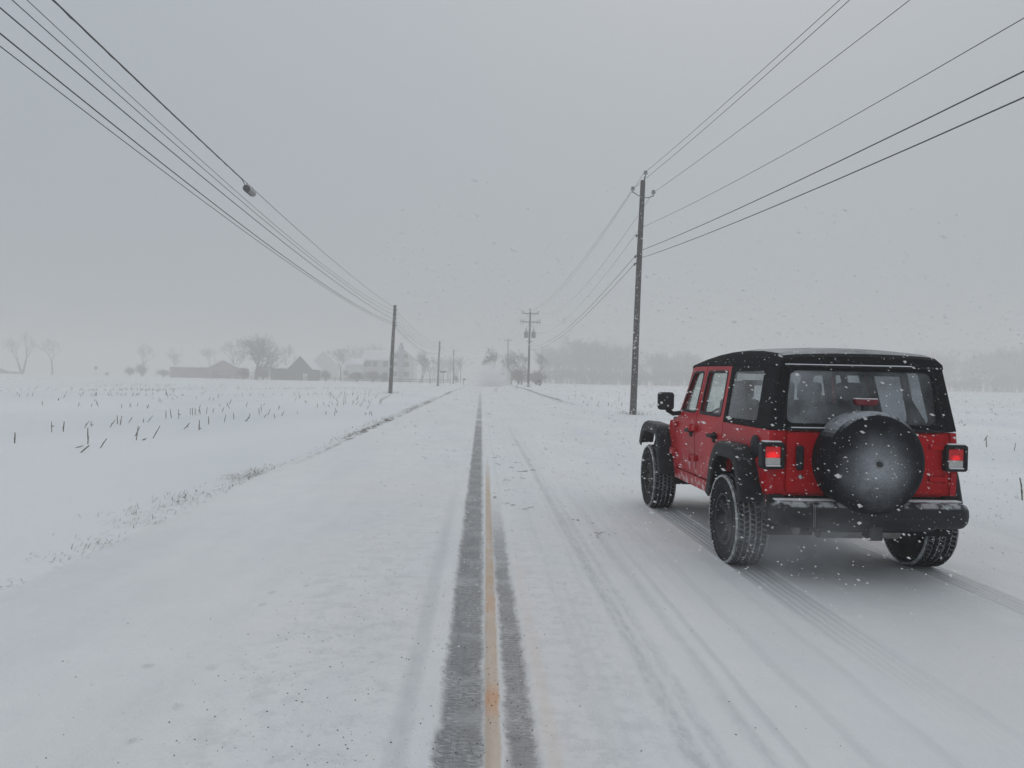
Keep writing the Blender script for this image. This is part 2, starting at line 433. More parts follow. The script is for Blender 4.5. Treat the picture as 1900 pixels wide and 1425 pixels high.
M_stone = pbr('grey_blue_chimney', (.30, .32, .36), .85, var=.2, vs=1.5)
M_shutter = pbr('dark_window_shutter', (.05, .055, .065), .6, var=.2, vs=2.)
M_pane = pbr('far_window_glass', (.10, .11, .12), .15, var=.2, vs=.5)
M_fence = pbr('grey_fence_rail', (.16, .15, .14), .85, var=.2, vs=2., snow=.35)
M_stalk = pbr('dry_corn_stalk', (.13, .10, .075), .9, var=.4, vs=14.)
M_grass = pbr('dead_grass', (.17, .135, .10), .9, var=.4, vs=6.)
M_grit = pbr('road_grit', (.035, .033, .032), .8, var=.4, vs=20.)
def flake_mat():
    m = bpy.data.materials.new('snow_flake'); m.use_nodes = True; nt = m.node_tree; nt.nodes.clear()
    o = nt.nodes.new('ShaderNodeOutputMaterial'); d = nt.nodes.new('ShaderNodeBsdfDiffuse'); t = nt.nodes.new('ShaderNodeBsdfTranslucent'); a = nt.nodes.new('ShaderNodeAddShader')
    d.inputs[0].default_value = (.50, .50, .50, 1); t.inputs[0].default_value = (.49, .49, .49, 1)
    tp = nt.nodes.new('ShaderNodeBsdfTransparent'); mm = nt.nodes.new('ShaderNodeMixShader'); mm.inputs[0].default_value = .25      # crystals are porous
    nt.links.new(d.outputs[0], a.inputs[0]); nt.links.new(t.outputs[0], a.inputs[1]); nt.links.new(a.outputs[0], mm.inputs[1]); nt.links.new(tp.outputs[0], mm.inputs[2]); nt.links.new(mm.outputs[0], o.inputs[0]); return m
M_flake = flake_mat()
M_lump = pbr('clinging_snow', SNOW, .85, var=.05, vs=20., bs=.4, bscale=70)

# ------------------------------------------------------------------ utility poles and wires
def zg(x, y): return float(field_h(np.array([x]), np.array([y]))[0])
def pole(base, top, r0, r1, label, group='utility poles along the road', n=14):
    b = Vector(base); t = Vector(top)
    e = empty('utility_pole', b); tag(e, label, 'utility pole', group)
    pts, rad = [], []
    for i in range(13):
        f = i/12; p = (t-b)*f
        p += Vector((math.sin(f*5+r0*9)*.012, 0, 0)) if 0 < i < 12 else Vector((0, 0, 0))
        if i == 0: p = Vector((0, 0, -.3))
        pts.append(p); rad.append(r0+(r1-r0)*f)
    MB().tube(pts, rad, n).obj('shaft', M_pole, e, smooth=50)
    return e
def insulator(parent, p, s=1., mat=None):
    prof = [(-.12*s, .02*s), (-.02*s, .02*s), (-.02*s, .075*s), (.02*s, .085*s), (.03*s, .05*s), (.06*s, .05*s), (.07*s, .075*s), (.10*s, .06*s), (.12*s, .03*s)]
    return MB().lathe(prof, p, 'Z', 12).obj('insulator', mat or M_porc, parent, smooth=40)
# right pole close to the camera
b = (7.29, 36.8, zg(7.29, 36.8)-.02); t = (7.56, 36.8, 11.24)
P1 = pole(b, t, .165, .115, 'tall dark wooden utility pole in the snow beside the red off-roader')
def rel(p): return (p[0]-b[0], p[1]-b[1], p[2]-b[2])
MB().tube([rel((7.57, 36.75, 10.95)), rel((7.63, 36.7, 11.42))], .03, 6).obj('top_pin', M_dark, P1)
insulator(P1, rel((7.66, 36.7, 11.55)), 1.3)
MB().tube([rel((7.53, 36.7, 10.42)), rel((7.30, 36.68, 10.50)), rel((7.05, 36.66, 10.66))], .025, 6).obj('arm', M_steel, P1)
insulator(P1, rel((7.05, 36.66, 10.76)), 1.3)
MB().tube([rel((7.56, 36.7, 10.40)), rel((7.80, 36.68, 10.40)), rel((8.05, 36.66, 10.48))], .025, 6).obj('arm', M_steel, P1)
insulator(P1, rel((8.05, 36.66, 10.62)), 1.3)
for (xx, zz) in ((7.40, 8.58), (7.36, 7.58), (7.34, 7.22)):
    MB().box(rel((xx, 36.62, zz)), (.30, .05, .05)).box(rel((xx-.14, 36.62, zz-.03)), (.06, .08, .12)).obj('bracket', M_dark, P1, bevel=.008)
for zz in (11.05, 10.75, 9.9):
    MB().lathe([(0, .03), (.03, .03), (.05, .015)], rel((7.53, 36.66, zz)), 'Y', 6).obj('bolt', M_dark, P1)
mb = MB(); rr = random.Random(3)
for i in range(46):                     # snow plastered on the windward face
    f = rr.random(); zz = .3+f*10.2; xc = .02+(t[0]-b[0])*zz/11.2; a = rr.uniform(-1.1, 1.1); rd = .165-.05*zz/11.2
    s = rr.uniform(.012, .035)
    mb.box((xc+math.sin(a)*rd, -math.cos(a)*rd, zz), (s*1.3, s, s*rr.uniform(.8, 2.2)), rz=a)
o = mb.obj('snow_patch', M_lump, P1); tag(o, kind='stuff')

# far right pole with two crossarms and transformers
b = (7.43, 122, zg(7.43, 122)-.02); t = (7.54, 122, 12.35)
P2 = pole(b, t, .19, .13, 'distant pole right of the road with two crossarms and twin transformers')
for zz, hw in ((12.05, 1.30), (10.72, 1.62)):
    MB().box(rel((7.56, 121.85, zz)), (hw*2, .11, .13), ry=R(1.2)).obj('crossarm', M_pole, P2)
    for s in (-1, 1):
        MB().tube([rel((7.56+s*.75, 121.83, zz-.05)), rel((7.54, 121.83, zz-.55))], .025, 5).obj('brace', M_steel, P2)
for xx in (-1.25, 1.25): insulator(P2, rel((7.56+xx, 121.85, 12.3)), 1.6)
insulator(P2, rel((7.54, 122, 12.6)), 1.8)
for xx in (-1.55, -1.15, 1.15, 1.55):
    insulator(P2, rel((7.56+xx, 121.85, 10.95)), 1.5); insulator(P2, rel((7.56+xx, 121.85, 10.45)), 1.2)
for xx in (-.55, .55): MB().tube([rel((7.54, 121.9, 10.0)), rel((7.54+xx, 121.9, 10.02)), rel((7.54+xx, 121.9, 9.85))], .035, 5).obj('bracket', M_steel, P2)
for xx in (-.55, .62):
    c = rel((7.5+xx, 121.85, 8.2))
    can = MB().lathe([(0, .30), (.03, .34), (.95, .34), (1.0, .30), (1.05, .1)], c, 'Z', 14).obj('transformer', M_can, P2, smooth=40)
    MB().lathe([(1.0, .10), (1.25, .12), (1.55, .05)], c, 'Z', 8).obj('bushing', M_porc, can, smooth=40)
MB().box(rel((7.5, 121.8, 7.6)), (.9, .1, .12)).obj('mounting_bracket', M_steel, P2)
# third right pole
b = (7.12, 205, -.05+zg(7.12, 205)); t = (6.9, 205, 12.15)
P3 = pole(b, t, .19, .12, 'farthest faint pole on the right with a single crossarm above bare trees', n=8)
MB().box(rel((6.88, 204.9, 11.95)), (2.1, .12, .13)).obj('crossarm', M_pole, P3)
for xx in (-.9, 0, .9): insulator(P3, rel((6.88+xx, 204.9, 12.2)), 1.6)
# left line
b = (-8.86, 75.8, zg(-8.86, 75.8)-.02); t = (-8.54, 75.8, 8.62)
Q1 = pole(b, t, .20, .14, 'nearest leaning wooden pole left of the road where six wires meet')
for zz in (8.15, 7.72, 7.32, 6.92, 6.62): MB().box(rel((-8.6+.16, 75.65, zz)), (.26, .06, .07)).obj('bracket', M_dark, Q1)
mb = MB()
for i in range(14):
    zz = rr.uniform(.3, 8); mb.box((.3*zz/8.6+rr.uniform(-.1, .1), -.17, zz), (.04, .03, .08))
tag(mb.obj('snow_patch', M_lump, Q1), kind='stuff')
b = (-8.42, 150, zg(-8.42, 150)-.02); t = (-8.16, 150, 8.75)
Q2 = pole(b, t, .20, .14, 'second leaning wooden pole left of the road beside the rail fence')
for zz in (8.3, 7.7, 7.3, 6.9): MB().box(rel((-8.05, 149.85, zz)), (.3, .08, .09)).obj('bracket', M_dark, Q2)
b = (-7.75, 215, 0); t = (-7.78, 215, 9.7)
Q3 = pole(b, t, .19, .13, 'third faint pole left of the road, taller of the two beyond the fence', n=8)
MB().box(rel((-7.78, 214.9, 9.0)), (.5, .1, .1)).obj('bracket', M_dark, Q3)
b = (-7.45, 280, 0); t = (-7.65, 280, 8.8)
Q4 = pole(b, t, .18, .12, 'fourth and farthest ghostly pole left of the road near its vanishing end', n=8)
MB().box(rel((-7.62, 279.9, 8.1)), (.5, .1, .1)).obj('bracket', M_dark, Q4)

def span(p0, p1, mid=None, sag=None, n=22, y0=None):
    """points of a parabola through both ends; mid = height half way"""
    p0, p1 = Vector(p0), Vector(p1); out = []
    for i in range(n+1):
        f = i/n; p = p0.lerp(p1, f)
        s = sag if sag is not None else (p0.z+p1.z)/2-mid
        p.z -= 4*s*f*(1-f); out.append(p)
    return out
def wire(name, label, pts, rad, group, n=5):
    o = MB().tube(pts, rad, n).obj(name, M_wire, smooth=80); tag(o, label, 'overhead wire', group); return o
def qz(z0, z1, z2, y):          # quadratic through y = 2, 38.9, 75.8
    u = (y-2)/73.8; return z0*(1-u)*(1-2*u) + z1*4*u*(1-u) + z2*u*(2*u-1)
LW = [('A', 10.17, 8.60, 8.50, .012, 8.25), ('B', 9.93, 7.90, 8.10, .009, 8.05), ('C', 9.54, 7.72, 7.68, .011, 7.72), ('D', 9.10, 7.46, 7.28, .015, 7.35), ('E', 8.81, 6.84, 6.93, .016, 6.62), ('F', 8.46, 6.71, 6.70, .011, 6.50)]
NL = {'A': 'topmost wire on the left, carrying the splice canister', 'B': 'thin second wire from the top of the left line', 'C': 'third wire from the top of the left line',
      'D': 'thick middle cable of the left line, fourth from the top', 'E': 'thick fifth cable of the left line, just above the lowest', 'F': 'lowest cable of the left line'}
ysn = sorted(set([-14., -8., -3.] + list(np.arange(1., 75.8, 3.)) + [75.8]))
for k, z0, z1, z2, rad, zf in LW:
    def lx(y): return -9.2 + (y-2)*(.45/73.8)
    near = [Vector((lx(y), y, qz(z0, z1, z2, y))) for y in ysn]
    far = span(near[-1], (-8.2, 150, zf), sag=1.25 if k in 'EF' else (.9 if k == 'A' else 1.15))[1:]
    far2 = span((-8.2, 150, zf), (-7.78, 215, 8.9), sag=.9, n=10)[1:] if k in 'AE' else []
    wire('overhead_wire', NL[k], near+far+far2, rad, 'wires of the left pole line')
# lashed service cable hung under the top wire as far as the canister
pts, rads = [], []
y = -14.; i = 0
while y < 29.4:
    z = qz(10.17, 8.60, 8.50, y); pts.append(Vector((-9.2+(y-2)*(.45/73.8)+.004*math.sin(i*1.7), y, z-.022+.004*math.sin(i*2.3)))); rads.append(.015+(.006 if i % 4 == 0 else 0)); y += .23; i += 1
yc = 30.0; xc = -9.2+(yc-2)*(.45/73.8); zc = qz(10.17, 8.60, 8.50, yc)
pts += [Vector((xc-.03, 29.6, zc-.09)), Vector((xc-.05, 29.78, zc-.16))]; rads += [.014, .014]
o = MB().tube(pts, rads, 6).obj('lashed_cable', M_wire, smooth=60); tag(o, 'knotty black cable lashed beneath the top left wire up to the canister', 'cable')
sc = empty('splice_canister', (xc, 30.12, zc-.20)); sc.scale = (1.3, 1.3, 1.3); tag(sc, 'grey cylindrical splice canister hanging on the top left wire', 'splice case')
MB().lathe([(-.36, .075), (-.34, .10), (-.25, .105), (-.24, .09)], (0, 0, 0), 'Y', 18).obj('end_cap', M_dark, sc, smooth=40)
MB().lathe([(-.24, .092), (.34, .092), (.38, .07), (.40, .03)], (0, 0, 0), 'Y', 18).obj('shell', pbr('canister_grey', (.20, .21, .22), .5, var=.25, vs=14., snow=.4), sc, smooth=40)
MB().box((.0, -.1, -.105), (.03, .55, .03)).obj('clamp_bar', M_dark, sc)
for yy in (-.28, .28): MB().tube([(0, yy, .08), (0, yy, .17)], .012, 5).obj('hanger', M_dark, sc)

def nz(z0, z1, z2, y):          # quadratic through y = -50, -6.6, 36.8
    u = (y+50)/86.8; return z0*(1-u)*(1-2*u) + z1*4*u*(1-u) + z2*u*(2*u-1)
RW = [('top insulator wire of the right line, highest of all', .12, 7.69, 8.52, 11.56, 7.6, 12.7, 1.7, .008, .1),
      ('right line wire from the left arm of the tall pole', -.40, 7.69, 8.0, 10.80, 6.35, 12.5, 1.75, .008, -.4),
      ('right line wire from the right arm of the tall pole', .60, 7.35, 7.87, 10.66, 8.75, 12.5, 2.3, .008, .6),
      ('thin wire midway down the tall right pole', 0., 6.25, 5.92, 8.95, 7.5, 9.3, 2.1, .007, -.08),
      ('upper of the two low cables on the tall right pole', 0., 5.12, 5.24, 7.86, 7.4, 7.0, 1.5, .012, -.1),
      ('lowest cable on the tall right pole', 0., 4.99, 4.91, 7.50, 7.4, 6.4, 1.35, .012, -.12)]
for lab, dx, z0, z1, z2, fx2, fz2, sg, rad, off in RW:
    pts = [Vector((7.2+dx+(y+50)*(.25/86.8), y, nz(z0, z1, z2, y))) for y in np.arange(-16., 36.8, 3.2)] + [Vector((7.45+dx, 36.8-.12, z2))]
    pts += span(pts[-1], (fx2, 122, fz2), sag=sg)[1:]
    if fz2 > 12.4: pts += span((fx2, 122, fz2), (fx2-.6, 205, 12.3), sag=1.2, n=8)[1:]
    wire('overhead_wire', lab, pts, rad, 'wires of the right pole line')

# ------------------------------------------------------------------ bare trees and bushes
def tree_segments(seed, h, r0, levels, stems=1, spread=.5, fork=.32, kids=(3, 4), gravity=.0, lean=0., shrink=.72, straight=.12, minr=.018):
    rnd = random.Random(seed); trunk, crown = [], []
    def grow(p, d, L, r, lev):
        n = 3 if lev == 0 else 2
        pts = [p.copy()]; rad = [r]
        for i in range(n):
            q_ = straight*(.3 if lev == 0 else 1); d = (d + Vector((rnd.gauss(0, q_), rnd.gauss(0, q_), rnd.gauss(0, q_*.5)+.04))).normalized()
            p = p + d*(L/n); pts.append(p.copy()); rad.append(max(minr, r*(1-.38*(i+1)/n)))
        (trunk if lev == 0 else crown).append((pts, rad, 7 if lev == 0 else (5 if lev < 2 else 3)))
        if lev >= levels: return
        k = rnd.randint(*kids)
        for j in range(k):
            a = 2*math.pi*(j+rnd.random()*.7)/k
            side = d.cross(Vector((math.cos(a), math.sin(a), .3))).normalized()
            sp = spread*rnd.uniform(.6, 1.25)
            nd = (d*math.cos(sp)+side*math.sin(sp)+Vector((0, 0, .10-gravity))).normalized()
            idx = n if j < 2 or lev == 0 and j < 3 else rnd.randint(1, n)
            grow(pts[idx].copy(), nd, L*shrink*rnd.uniform(.75, 1.15), rad[idx]*rnd.uniform(.55, .75), lev+1)
    for s in range(stems):
        a = 2*math.pi*s/max(1, stems)+rnd.random()
        tilt = 0 if stems == 1 else rnd.uniform(.12, .45)
        d = Vector((math.cos(a)*tilt+lean, math.sin(a)*tilt, 1)).normalized()
        grow(Vector((math.cos(a)*.1*(stems > 1), math.sin(a)*.1*(stems > 1), -.1)), d, h*fork*(rnd.uniform(.8, 1.1) if stems > 1 else 1), r0, 0)
    return trunk, crown
def seg_mesh(segs):
    mb = MB()
    for pts, rad, n in segs: mb.tube(pts, rad, n, cap=False)
    return mb
def tree(px, D, hpx, name, label, cat='tree', group=None, seed=1, r0=.3, levels=5, z0=0., w=1., **kw):
    g = at(px, 704, D); h = hpx*D/CF; hh = zg(g.x, D)
    e = empty(name, (g.x, D, hh)); tag(e, label, cat, group)
    tr, crn = tree_segments(seed, h, r0, levels, **kw)
    top = max(p.z for s in tr+crn for p in s[0]); k = h/top
    for s in tr+crn:
        for p in s[0]: p.x *= k*w; p.y *= k*w; p.z *= k
    seg_mesh(tr).obj('trunk' if cat == 'tree' else 'stems', M_bark, e, smooth=60)
    seg_mesh(crn).obj('crown' if cat == 'tree' else 'twigs', M_twig if cat == 'tree' else M_brush, e)
    return e
G1 = 'bare trees around the farm'
tree(41, 300, 84, 'bare_tree', 'leftmost bare tree at the field edge, forking low into tall limbs', group=G1, seed=11, r0=.42, spread=.42, fork=.34, w=.85, stems=2, kids=(3, 3))
tree(97, 300, 70, 'bare_tree', 'second bare tree from the left, single slim trunk under a fan crown', group=G1, seed=5, r0=.35, spread=.5, fork=.36, w=.95)
tree(266, 330, 62, 'bare_tree', 'faint bare tree rising behind the dark rounded bush at the left', group=G1, seed=8, r0=.3, spread=.5, fork=.3)
tree(326, 340, 56, 'bare_tree', 'faint bare tree behind the left end of the long brown shed', group=G1, seed=21, r0=.3, spread=.5)
tree(388, 340, 56, 'bare_tree', 'faint thin bare tree behind the middle of the brown shed', group=G1, seed=23, r0=.25, spread=.45)
tree(475, 238, 88, 'bare_tree', 'largest bare tree with thick gnarled limbs beside the dark gabled barn', group=G1, seed=52, r0=.70, levels=4, spread=.66, fork=.20, w=1.25, kids=(5, 6), straight=.17, minr=.035, shrink=.80)
tree(434, 270, 72, 'bare_tree', 'bare tree crowding the left side of the big gnarled tree', group=G1, seed=36, r0=.35, spread=.5, fork=.3)
tree(527, 290, 66, 'bare_tree', 'slim bare tree above the low wing of the dark barn', group=G1, seed=40, r0=.25, spread=.42)
tree(632, 250, 62, 'bare_tree', 'bare tree standing between the pale barn and the low white wing', group=G1, seed=41, r0=.3, spread=.5, fork=.4)
tree(668, 330, 70, 'bare_tree', 'ghostly bare tree rising behind the roof of the white wing', group=G1, seed=44, r0=.3, spread=.5)
tree(705, 330, 74, 'bare_tree', 'ghostly bare tree behind the snowy roof of the farmhouse', group=G1, seed=46, r0=.3, spread=.5)
tree(783, 240, 62, 'bare_tree', 'bare tree just right of the farmhouse chimney gable', group=G1, seed=48, r0=.25, spread=.45, kids=(4, 4))
tree(798, 250, 52, 'bare_tree', 'smaller bare tree between the farmhouse and the second left pole', group=G1, seed=49, r0=.22, spread=.45)
tree(848, 300, 52, 'bare_tree', 'pale bare tree behind the far left poles near the road end', group=G1, seed=50, r0=.25, spread=.45)
G2 = 'bare trees beside the far end of the road'
tree(925, 185, 74, 'bare_tree', 'dark bare tree right of the road end, leaning over the blown snow', group=G2, seed=61, r0=.3, spread=.55, kids=(4, 4), lean=-.15)
tree(948, 200, 66, 'bare_tree', 'dark dense bare tree in front of the farthest right pole', group=G2, seed=62, r0=.3, spread=.55, kids=(4, 4))
tree(968, 215, 66, 'bare_tree', 'bare tree just left of the transformer pole', group=G2, seed=63, r0=.3, spread=.5, kids=(4, 4))
tree(1000, 215, 62, 'bare_tree', 'bare tree just right of the transformer pole', group=G2, seed=64, r0=.28, spread=.55)
def bush(px, D, hpx, wpx, label, seed, group='bare bushes near the farm', stems=9, lev=3):
    h = hpx*D/CF; ww = wpx*D/CF
    e = tree(px, D, hpx, 'bare_bush', label, 'bush', group, seed=seed, r0=.05, levels=lev, stems=stems, spread=.7, fork=.22, kids=(3, 4), minr=.022, shrink=1.15)
    pts = [v.co for ch in e.children for v in ch.data.vertices]; cw = max(p.x for p in pts)-min(p.x for p in pts)
    for ch in e.children:
        for v in ch.data.vertices: v.co.x *= ww/cw
    return e
bush(262, 295, 27, 30, 'dark rounded bush left of the brown shed, larger of the pair', 71, stems=22)
bush(240, 295, 21, 26, 'lower paler bush on the left side of the dark rounded bush', 72, stems=14)
bush(198, 300, 8, 10, 'tiny lone bush in the far white field at the left', 73, stems=6)
bush(303, 290, 16, 34, 'ragged brush patch touching the left end of the brown shed', 74, stems=16)
bush(452, 232, 24, 34, 'dark brush under the left side of the big gnarled tree', 75, stems=22)
bush(488, 232, 26, 40, 'dark brush under the right side of the big gnarled tree', 76, stems=26)
bush(586, 228, 24, 20, 'first round bush on a short stem right of the dark barn', 77, stems=14)
bush(604, 228, 26, 24, 'second round bush, darker, before the pale barn', 78, stems=20)
bush(662, 226, 22, 40, 'wide brown hedge bush before the low white wing', 79, stems=26)
bush(693, 226, 24, 34, 'tallest brown hedge bush before the farmhouse', 80, stems=26)
bush(712, 226, 18, 22, 'small brown hedge bush just left of the nearest left pole', 81, stems=14)
bush(846, 250, 16, 16, 'low dark bush at the foot of the third left pole', 82, stems=14)
bush(1001, 150, 14, 14, 'reedy brush tuft in the snow right of the transformer pole', 83, stems=14, lev=2)
bush(930, 176, 40, 46, 'dark tangled thicket below the trees at the road end', 84, group='thickets at the road end', stems=34)
bush(962, 190, 36, 50, 'tangled thicket left of the transformer pole base', 85, group='thickets at the road end', stems=30)
bush(995, 200, 30, 50, 'fainter thicket right of the transformer pole base', 86, group='thickets at the road end', stems=26)

# the woods beyond the right field and behind the farm: one faded mass
def woods(name, label, spans, seed):
    rnd = random.Random(seed); protos = []
    for k in range(5):
        tr, crn = tree_segments(seed*10+k, 10., .28, 4, spread=.5, fork=.3, kids=(3, 4), minr=.035)
        m = seg_mesh(tr+crn); v = np.array(m.v); v *= 1/v[:, 2].max()
        tri = [f for f in m.f if len(f) == 4]; protos.append((v, np.array(tri)))
    for k in range(4):      # undergrowth
        tr, crn = tree_segments(seed*30+k, 10., .05, 3, stems=9, spread=.5, fork=.45, kids=(3, 4), minr=.05)
        m = seg_mesh(tr+crn); v = np.array(m.v); v *= 1/v[:, 2].max(); protos.append((v, np.array([f for f in m.f if len(f) == 4])))
    Vs, Fs, n = [], [], 0
    for (x0, x1, D0, D1, h0, h1, cnt) in spans:
        for i in range(cnt):
            px = rnd.uniform(x0, x1); D = rnd.uniform(D0, D1); v, f = protos[rnd.randrange(5) if h0 > 40 else 5+rnd.randrange(4)]
            g = at(px, 704, D); hpx = h0+(h1-h0)*(px-x0)/(x1-x0); h = hpx*D/CF*rnd.uniform(.5, 1.0)*(1+.10*math.sin(px*.031)+.07*math.sin(px*.083+1))
            a = rnd.random()*6.28; c, s = math.cos(a), math.sin(a)
            q = v @ np.array([[c, s, 0], [-s, c, 0], [0, 0, 1]]); q = q*np.array([h*1.1, h*1.1, h]) + np.array([g.x, D, 0])
            Vs.append(q); Fs.append(f+n); n += len(v)
    me = fast_mesh(name, np.concatenate(Vs), np.concatenate(Fs)); o = link(name, me, M_twig); tag(o, label, None, None, 'stuff'); return o
woods('far_woods', 'faded bare woods beyond the white field on the right', [(1010, 1180, 350, 440, 78, 88, 76), (1180, 1300, 350, 440, 62, 62, 50), (1300, 1680, 370, 450, 64, 72, 50), (1680, 1960, 350, 430, 84, 84, 84), (1000, 1960, 322, 345, 34, 34, 230)], 5)
woods('farm_woods', 'very faint bare woods behind the farm on the left', [(640, 760, 380, 440, 62, 60, 16), (780, 880, 360, 430, 48, 44, 14), (560, 640, 400, 440, 50, 50, 6)], 9)

# ------------------------------------------------------------------ the farm buildings
def gable_house(px, D, wpx, hpx_eave, hpx_apex, depth, name, label, wall, cat='building', ridge='y', group='farm buildings beyond the field', windows=(), roof_ov=.35, doors=()):
    """ridge 'y': the gable end faces the camera; ridge 'x': the long side does. heights in photo px above the ground line"""
    g = at(px, 704, D); W = wpx*D/CF; He = hpx_eave*D/CF; Ha = hpx_apex*D/CF
    e = empty(name, (g.x, D, 0)); tag(e, label, cat, group)
    if ridge == 'y':
        v = [(-W/2, 0, -.3), (W/2, 0, -.3), (W/2, 0, He), (0, 0, Ha), (-W/2, 0, He)]
        vs = v+[(a, depth, c) for a, b_, c in v]
        MB().add(vs, [(0, 1, 2, 3, 4), (9, 8, 7, 6, 5), (0, 5, 6, 1), (1, 6, 7, 2), (4, 9, 5, 0)]).obj('wall', wall, e)
        for s in (-1, 1):
            a = Vector((s*(W/2+roof_ov), -.3, He-roof_ov*(Ha-He)/(W/2)+.05)); b2 = Vector((0, -.3, Ha+.05)); th = Vector((0, 0, .28)); dd = Vector((0, depth+.6, 0))
            vs = [a, b2, b2+th, a+th]; vs += [q+dd for q in vs]
            MB().add(vs, [(0, 1, 2, 3), (7, 6, 5, 4), (0, 4, 5, 1), (1, 5, 6, 2), (2, 6, 7, 3), (3, 7, 4, 0)]).obj('roof', M_roofsnow, e)
    else:
        v = [(-W/2, 0, -.3), (-W/2, 0, He), (-W/2, depth/2, Ha), (-W/2, depth, He), (-W/2, depth, -.3)]
        vs = v+[(W/2, b_, c) for a, b_, c in v]
        MB().add(vs, [(0, 1, 2, 3, 4), (9, 8, 7, 6, 5), (0, 5, 6, 1), (4, 3, 8, 9)]).obj('wall', wall, e)
        for s in (0, 1):
            y0 = -roof_ov if s == 0 else depth+roof_ov
            a = Vector((-W/2-.3, y0, He-roof_ov*(Ha-He)/(depth/2)+.05)); b2 = Vector((-W/2-.3, depth/2, Ha+.05)); th = Vector((0, 0, .28)); dd = Vector((W+.6, 0, 0))
            vs = [a, b2, b2+th, a+th]; vs += [q+dd for q in vs]
            MB().add(vs, [(0, 1, 2, 3), (7, 6, 5, 4), (0, 4, 5, 1), (1, 5, 6, 2), (2, 6, 7, 3), (3, 7, 4, 0)]).obj('roof', M_roofsnow, e)
    for (wx, wz, ww, wh) in windows:      # metres in the facade
        f = MB().box((wx, -.04, wz), (ww+.2, .1, wh+.2)).obj('window', wall, e)
        MB().box((wx, -.10, wz), (ww, .06, wh)).obj('pane', M_pane, f)
        for s in (-1, 1): MB().box((wx+s*(ww/2+.22), -.06, wz), (.26, .07, wh+.1)).obj('shutter', M_shutter, f)
    for (wx, ww, wh, mm) in doors: MB().box((wx, -.06, wh/2), (ww, .12, wh)).obj('door', mm, e)
    return e
k = 260/CF
gable_house(698, 262, 50, 40, 57, 9., 'farmhouse_wing', 'long snowy roofed wing of the white farmhouse', M_whitewall, ridge='x', windows=[(-3.9, 5.9, .9, 1.6), (-2.5, 5.9, .9, 1.6), (-.5, 5.9, .9, 1.6), (3.0, 5.9, .9, 1.6), (3.0, 2.3, .9, 1.7), (-3., 2.3, .9, 1.7)])
fh = gable_house(744, 258, 46, 45, 63, 14., 'farmhouse', 'tall white farmhouse gable with an outside chimney, largest building', M_whitewall, windows=[(-1.9, 8.6, .8, 1.4), (1.4, 8.6, .8, 1.4), (-2.2, 5.9, .9, 1.5), (1.7, 5.9, .9, 1.5), (-2.2, 2.7, .9, 1.5), (1.7, 2.7, .9, 1.5)])
ch = MB().box((0, -.75, 6.), (1.5, 1.2, 12.), taper=1).box((0, -.75, 12.4), (.95, .8, 1.4)).obj('chimney', M_stone, fh)
gable_house(656, 258, 32, 31, 41, 7., 'farm_cottage', 'low white side building between tree and farmhouse', M_whitewall, ridge='x', windows=[(-2.6, 2.6, .8, 1.5)])
pb = gable_house(600, 300, 54, 26, 52, 16., 'pale_barn', 'pale snow covered barn behind the dark gabled barn', M_whitewall)
MB().box((.9, 4, 10.6), (.9, .9, 1.6)).obj('cupola', M_stone, pb)
gable_house(556.5, 242, 42, 22, 45, 13., 'dark_barn', 'dark boarded barn with a steep snow edged gable', M_barnwall, doors=[(1.6, 1.4, 2.2, M_whitewall)], windows=[])
gable_house(520, 246, 36, 21, 25, 9., 'barn_lean_to', 'low dark lean-to joined to the left of the dark barn', M_barnwall, ridge='x')
gable_house(414, 268, 54, 20, 33, 12., 'brown_shed', 'brown shed with a shallow snowy gable', M_brownwall, doors=[(-2.5, 2.2, 2.6, M_barnwall)])
gable_house(352, 272, 72, 19, 20.5, 7., 'long_brown_shed', 'long low flat topped brown shed at the left end of the farm', M_brownwall, ridge='x')
gable_house(-2, 330, 34, 4, 10, 10., 'far_left_shed', 'tiny faded shed roof at the left edge beyond the field', M_barnwall, cat='building')

# rail fence: every post and rail its own part
fe = empty('rail_fence', (0, 0, 0)); tag(fe, 'long two rail snow topped fence in front of the farm', 'fence')
A = at(382, 704, 236); B = at(836, 704, 196); n = 28
me_p = MB().box((0, 0, .65), (.14, .14, 1.3)).mesh('fence_post')
A.z = B.z = 0
prev = None
for i in range(n+1):
    p = A.lerp(B, i/n)
    o = link('post', me_p, None if i else M_fence, fe); o.location = p
    if prev is not None:
        d = p-prev; L = d.length; ang = math.atan2(d.y, d.x)
        for zz in (.55, 1.08):
            if (i*7+int(zz*10)) % 23 == 0: continue
            o = MB().box((0, 0, 0), (L, .06, .16)).obj('rail', M_fence, fe); o.location = (p+prev)/2+Vector((0, -.1, zz)); o.rotation_euler = (0, 0, ang)
    prev = p
# small roadside things
def post_thing(name, label, cat, loc, h, r, head=None, mat=M_dark, group=None):
    e = empty(name, loc); tag(e, label, cat, group)
    MB().tube([(0, 0, -.2), (0, 0, h)], r, 6).obj('post', mat, e)
    if head: head(e)
    return e
g = at(823, 690, 170)
post_thing('street_sign', 'narrow dark street sign beside the second left pole', 'sign', (g.x, 170, 0), g.z+.1, .05, lambda e: MB().box((-.1, 0, g.z), (1.3, .06, .35)).obj('sign_plate', M_dark, e))
g2 = at(178, 684, 290)
post_thing('road_sign', 'small diamond shaped sign standing alone far across the left field', 'sign', (g2.x, 290, 0), 2.6, .06, lambda e: MB().box((0, -.06, 2.9), (1.05, .05, 1.05), ry=R(45)).obj('sign_plate', M_dark, e))
g3 = at(860, 709, 190)
post_thing('mailbox', 'tiny dark mailbox on a post left of the road end', 'mailbox', (g3.x, 190, 0), 1.1, .09, lambda e: MB().box((.15, 0, 1.35), (.7, .5, .45)).obj('box', M_dark, e, bevel=.08))
g4 = at(959, 715, 110)
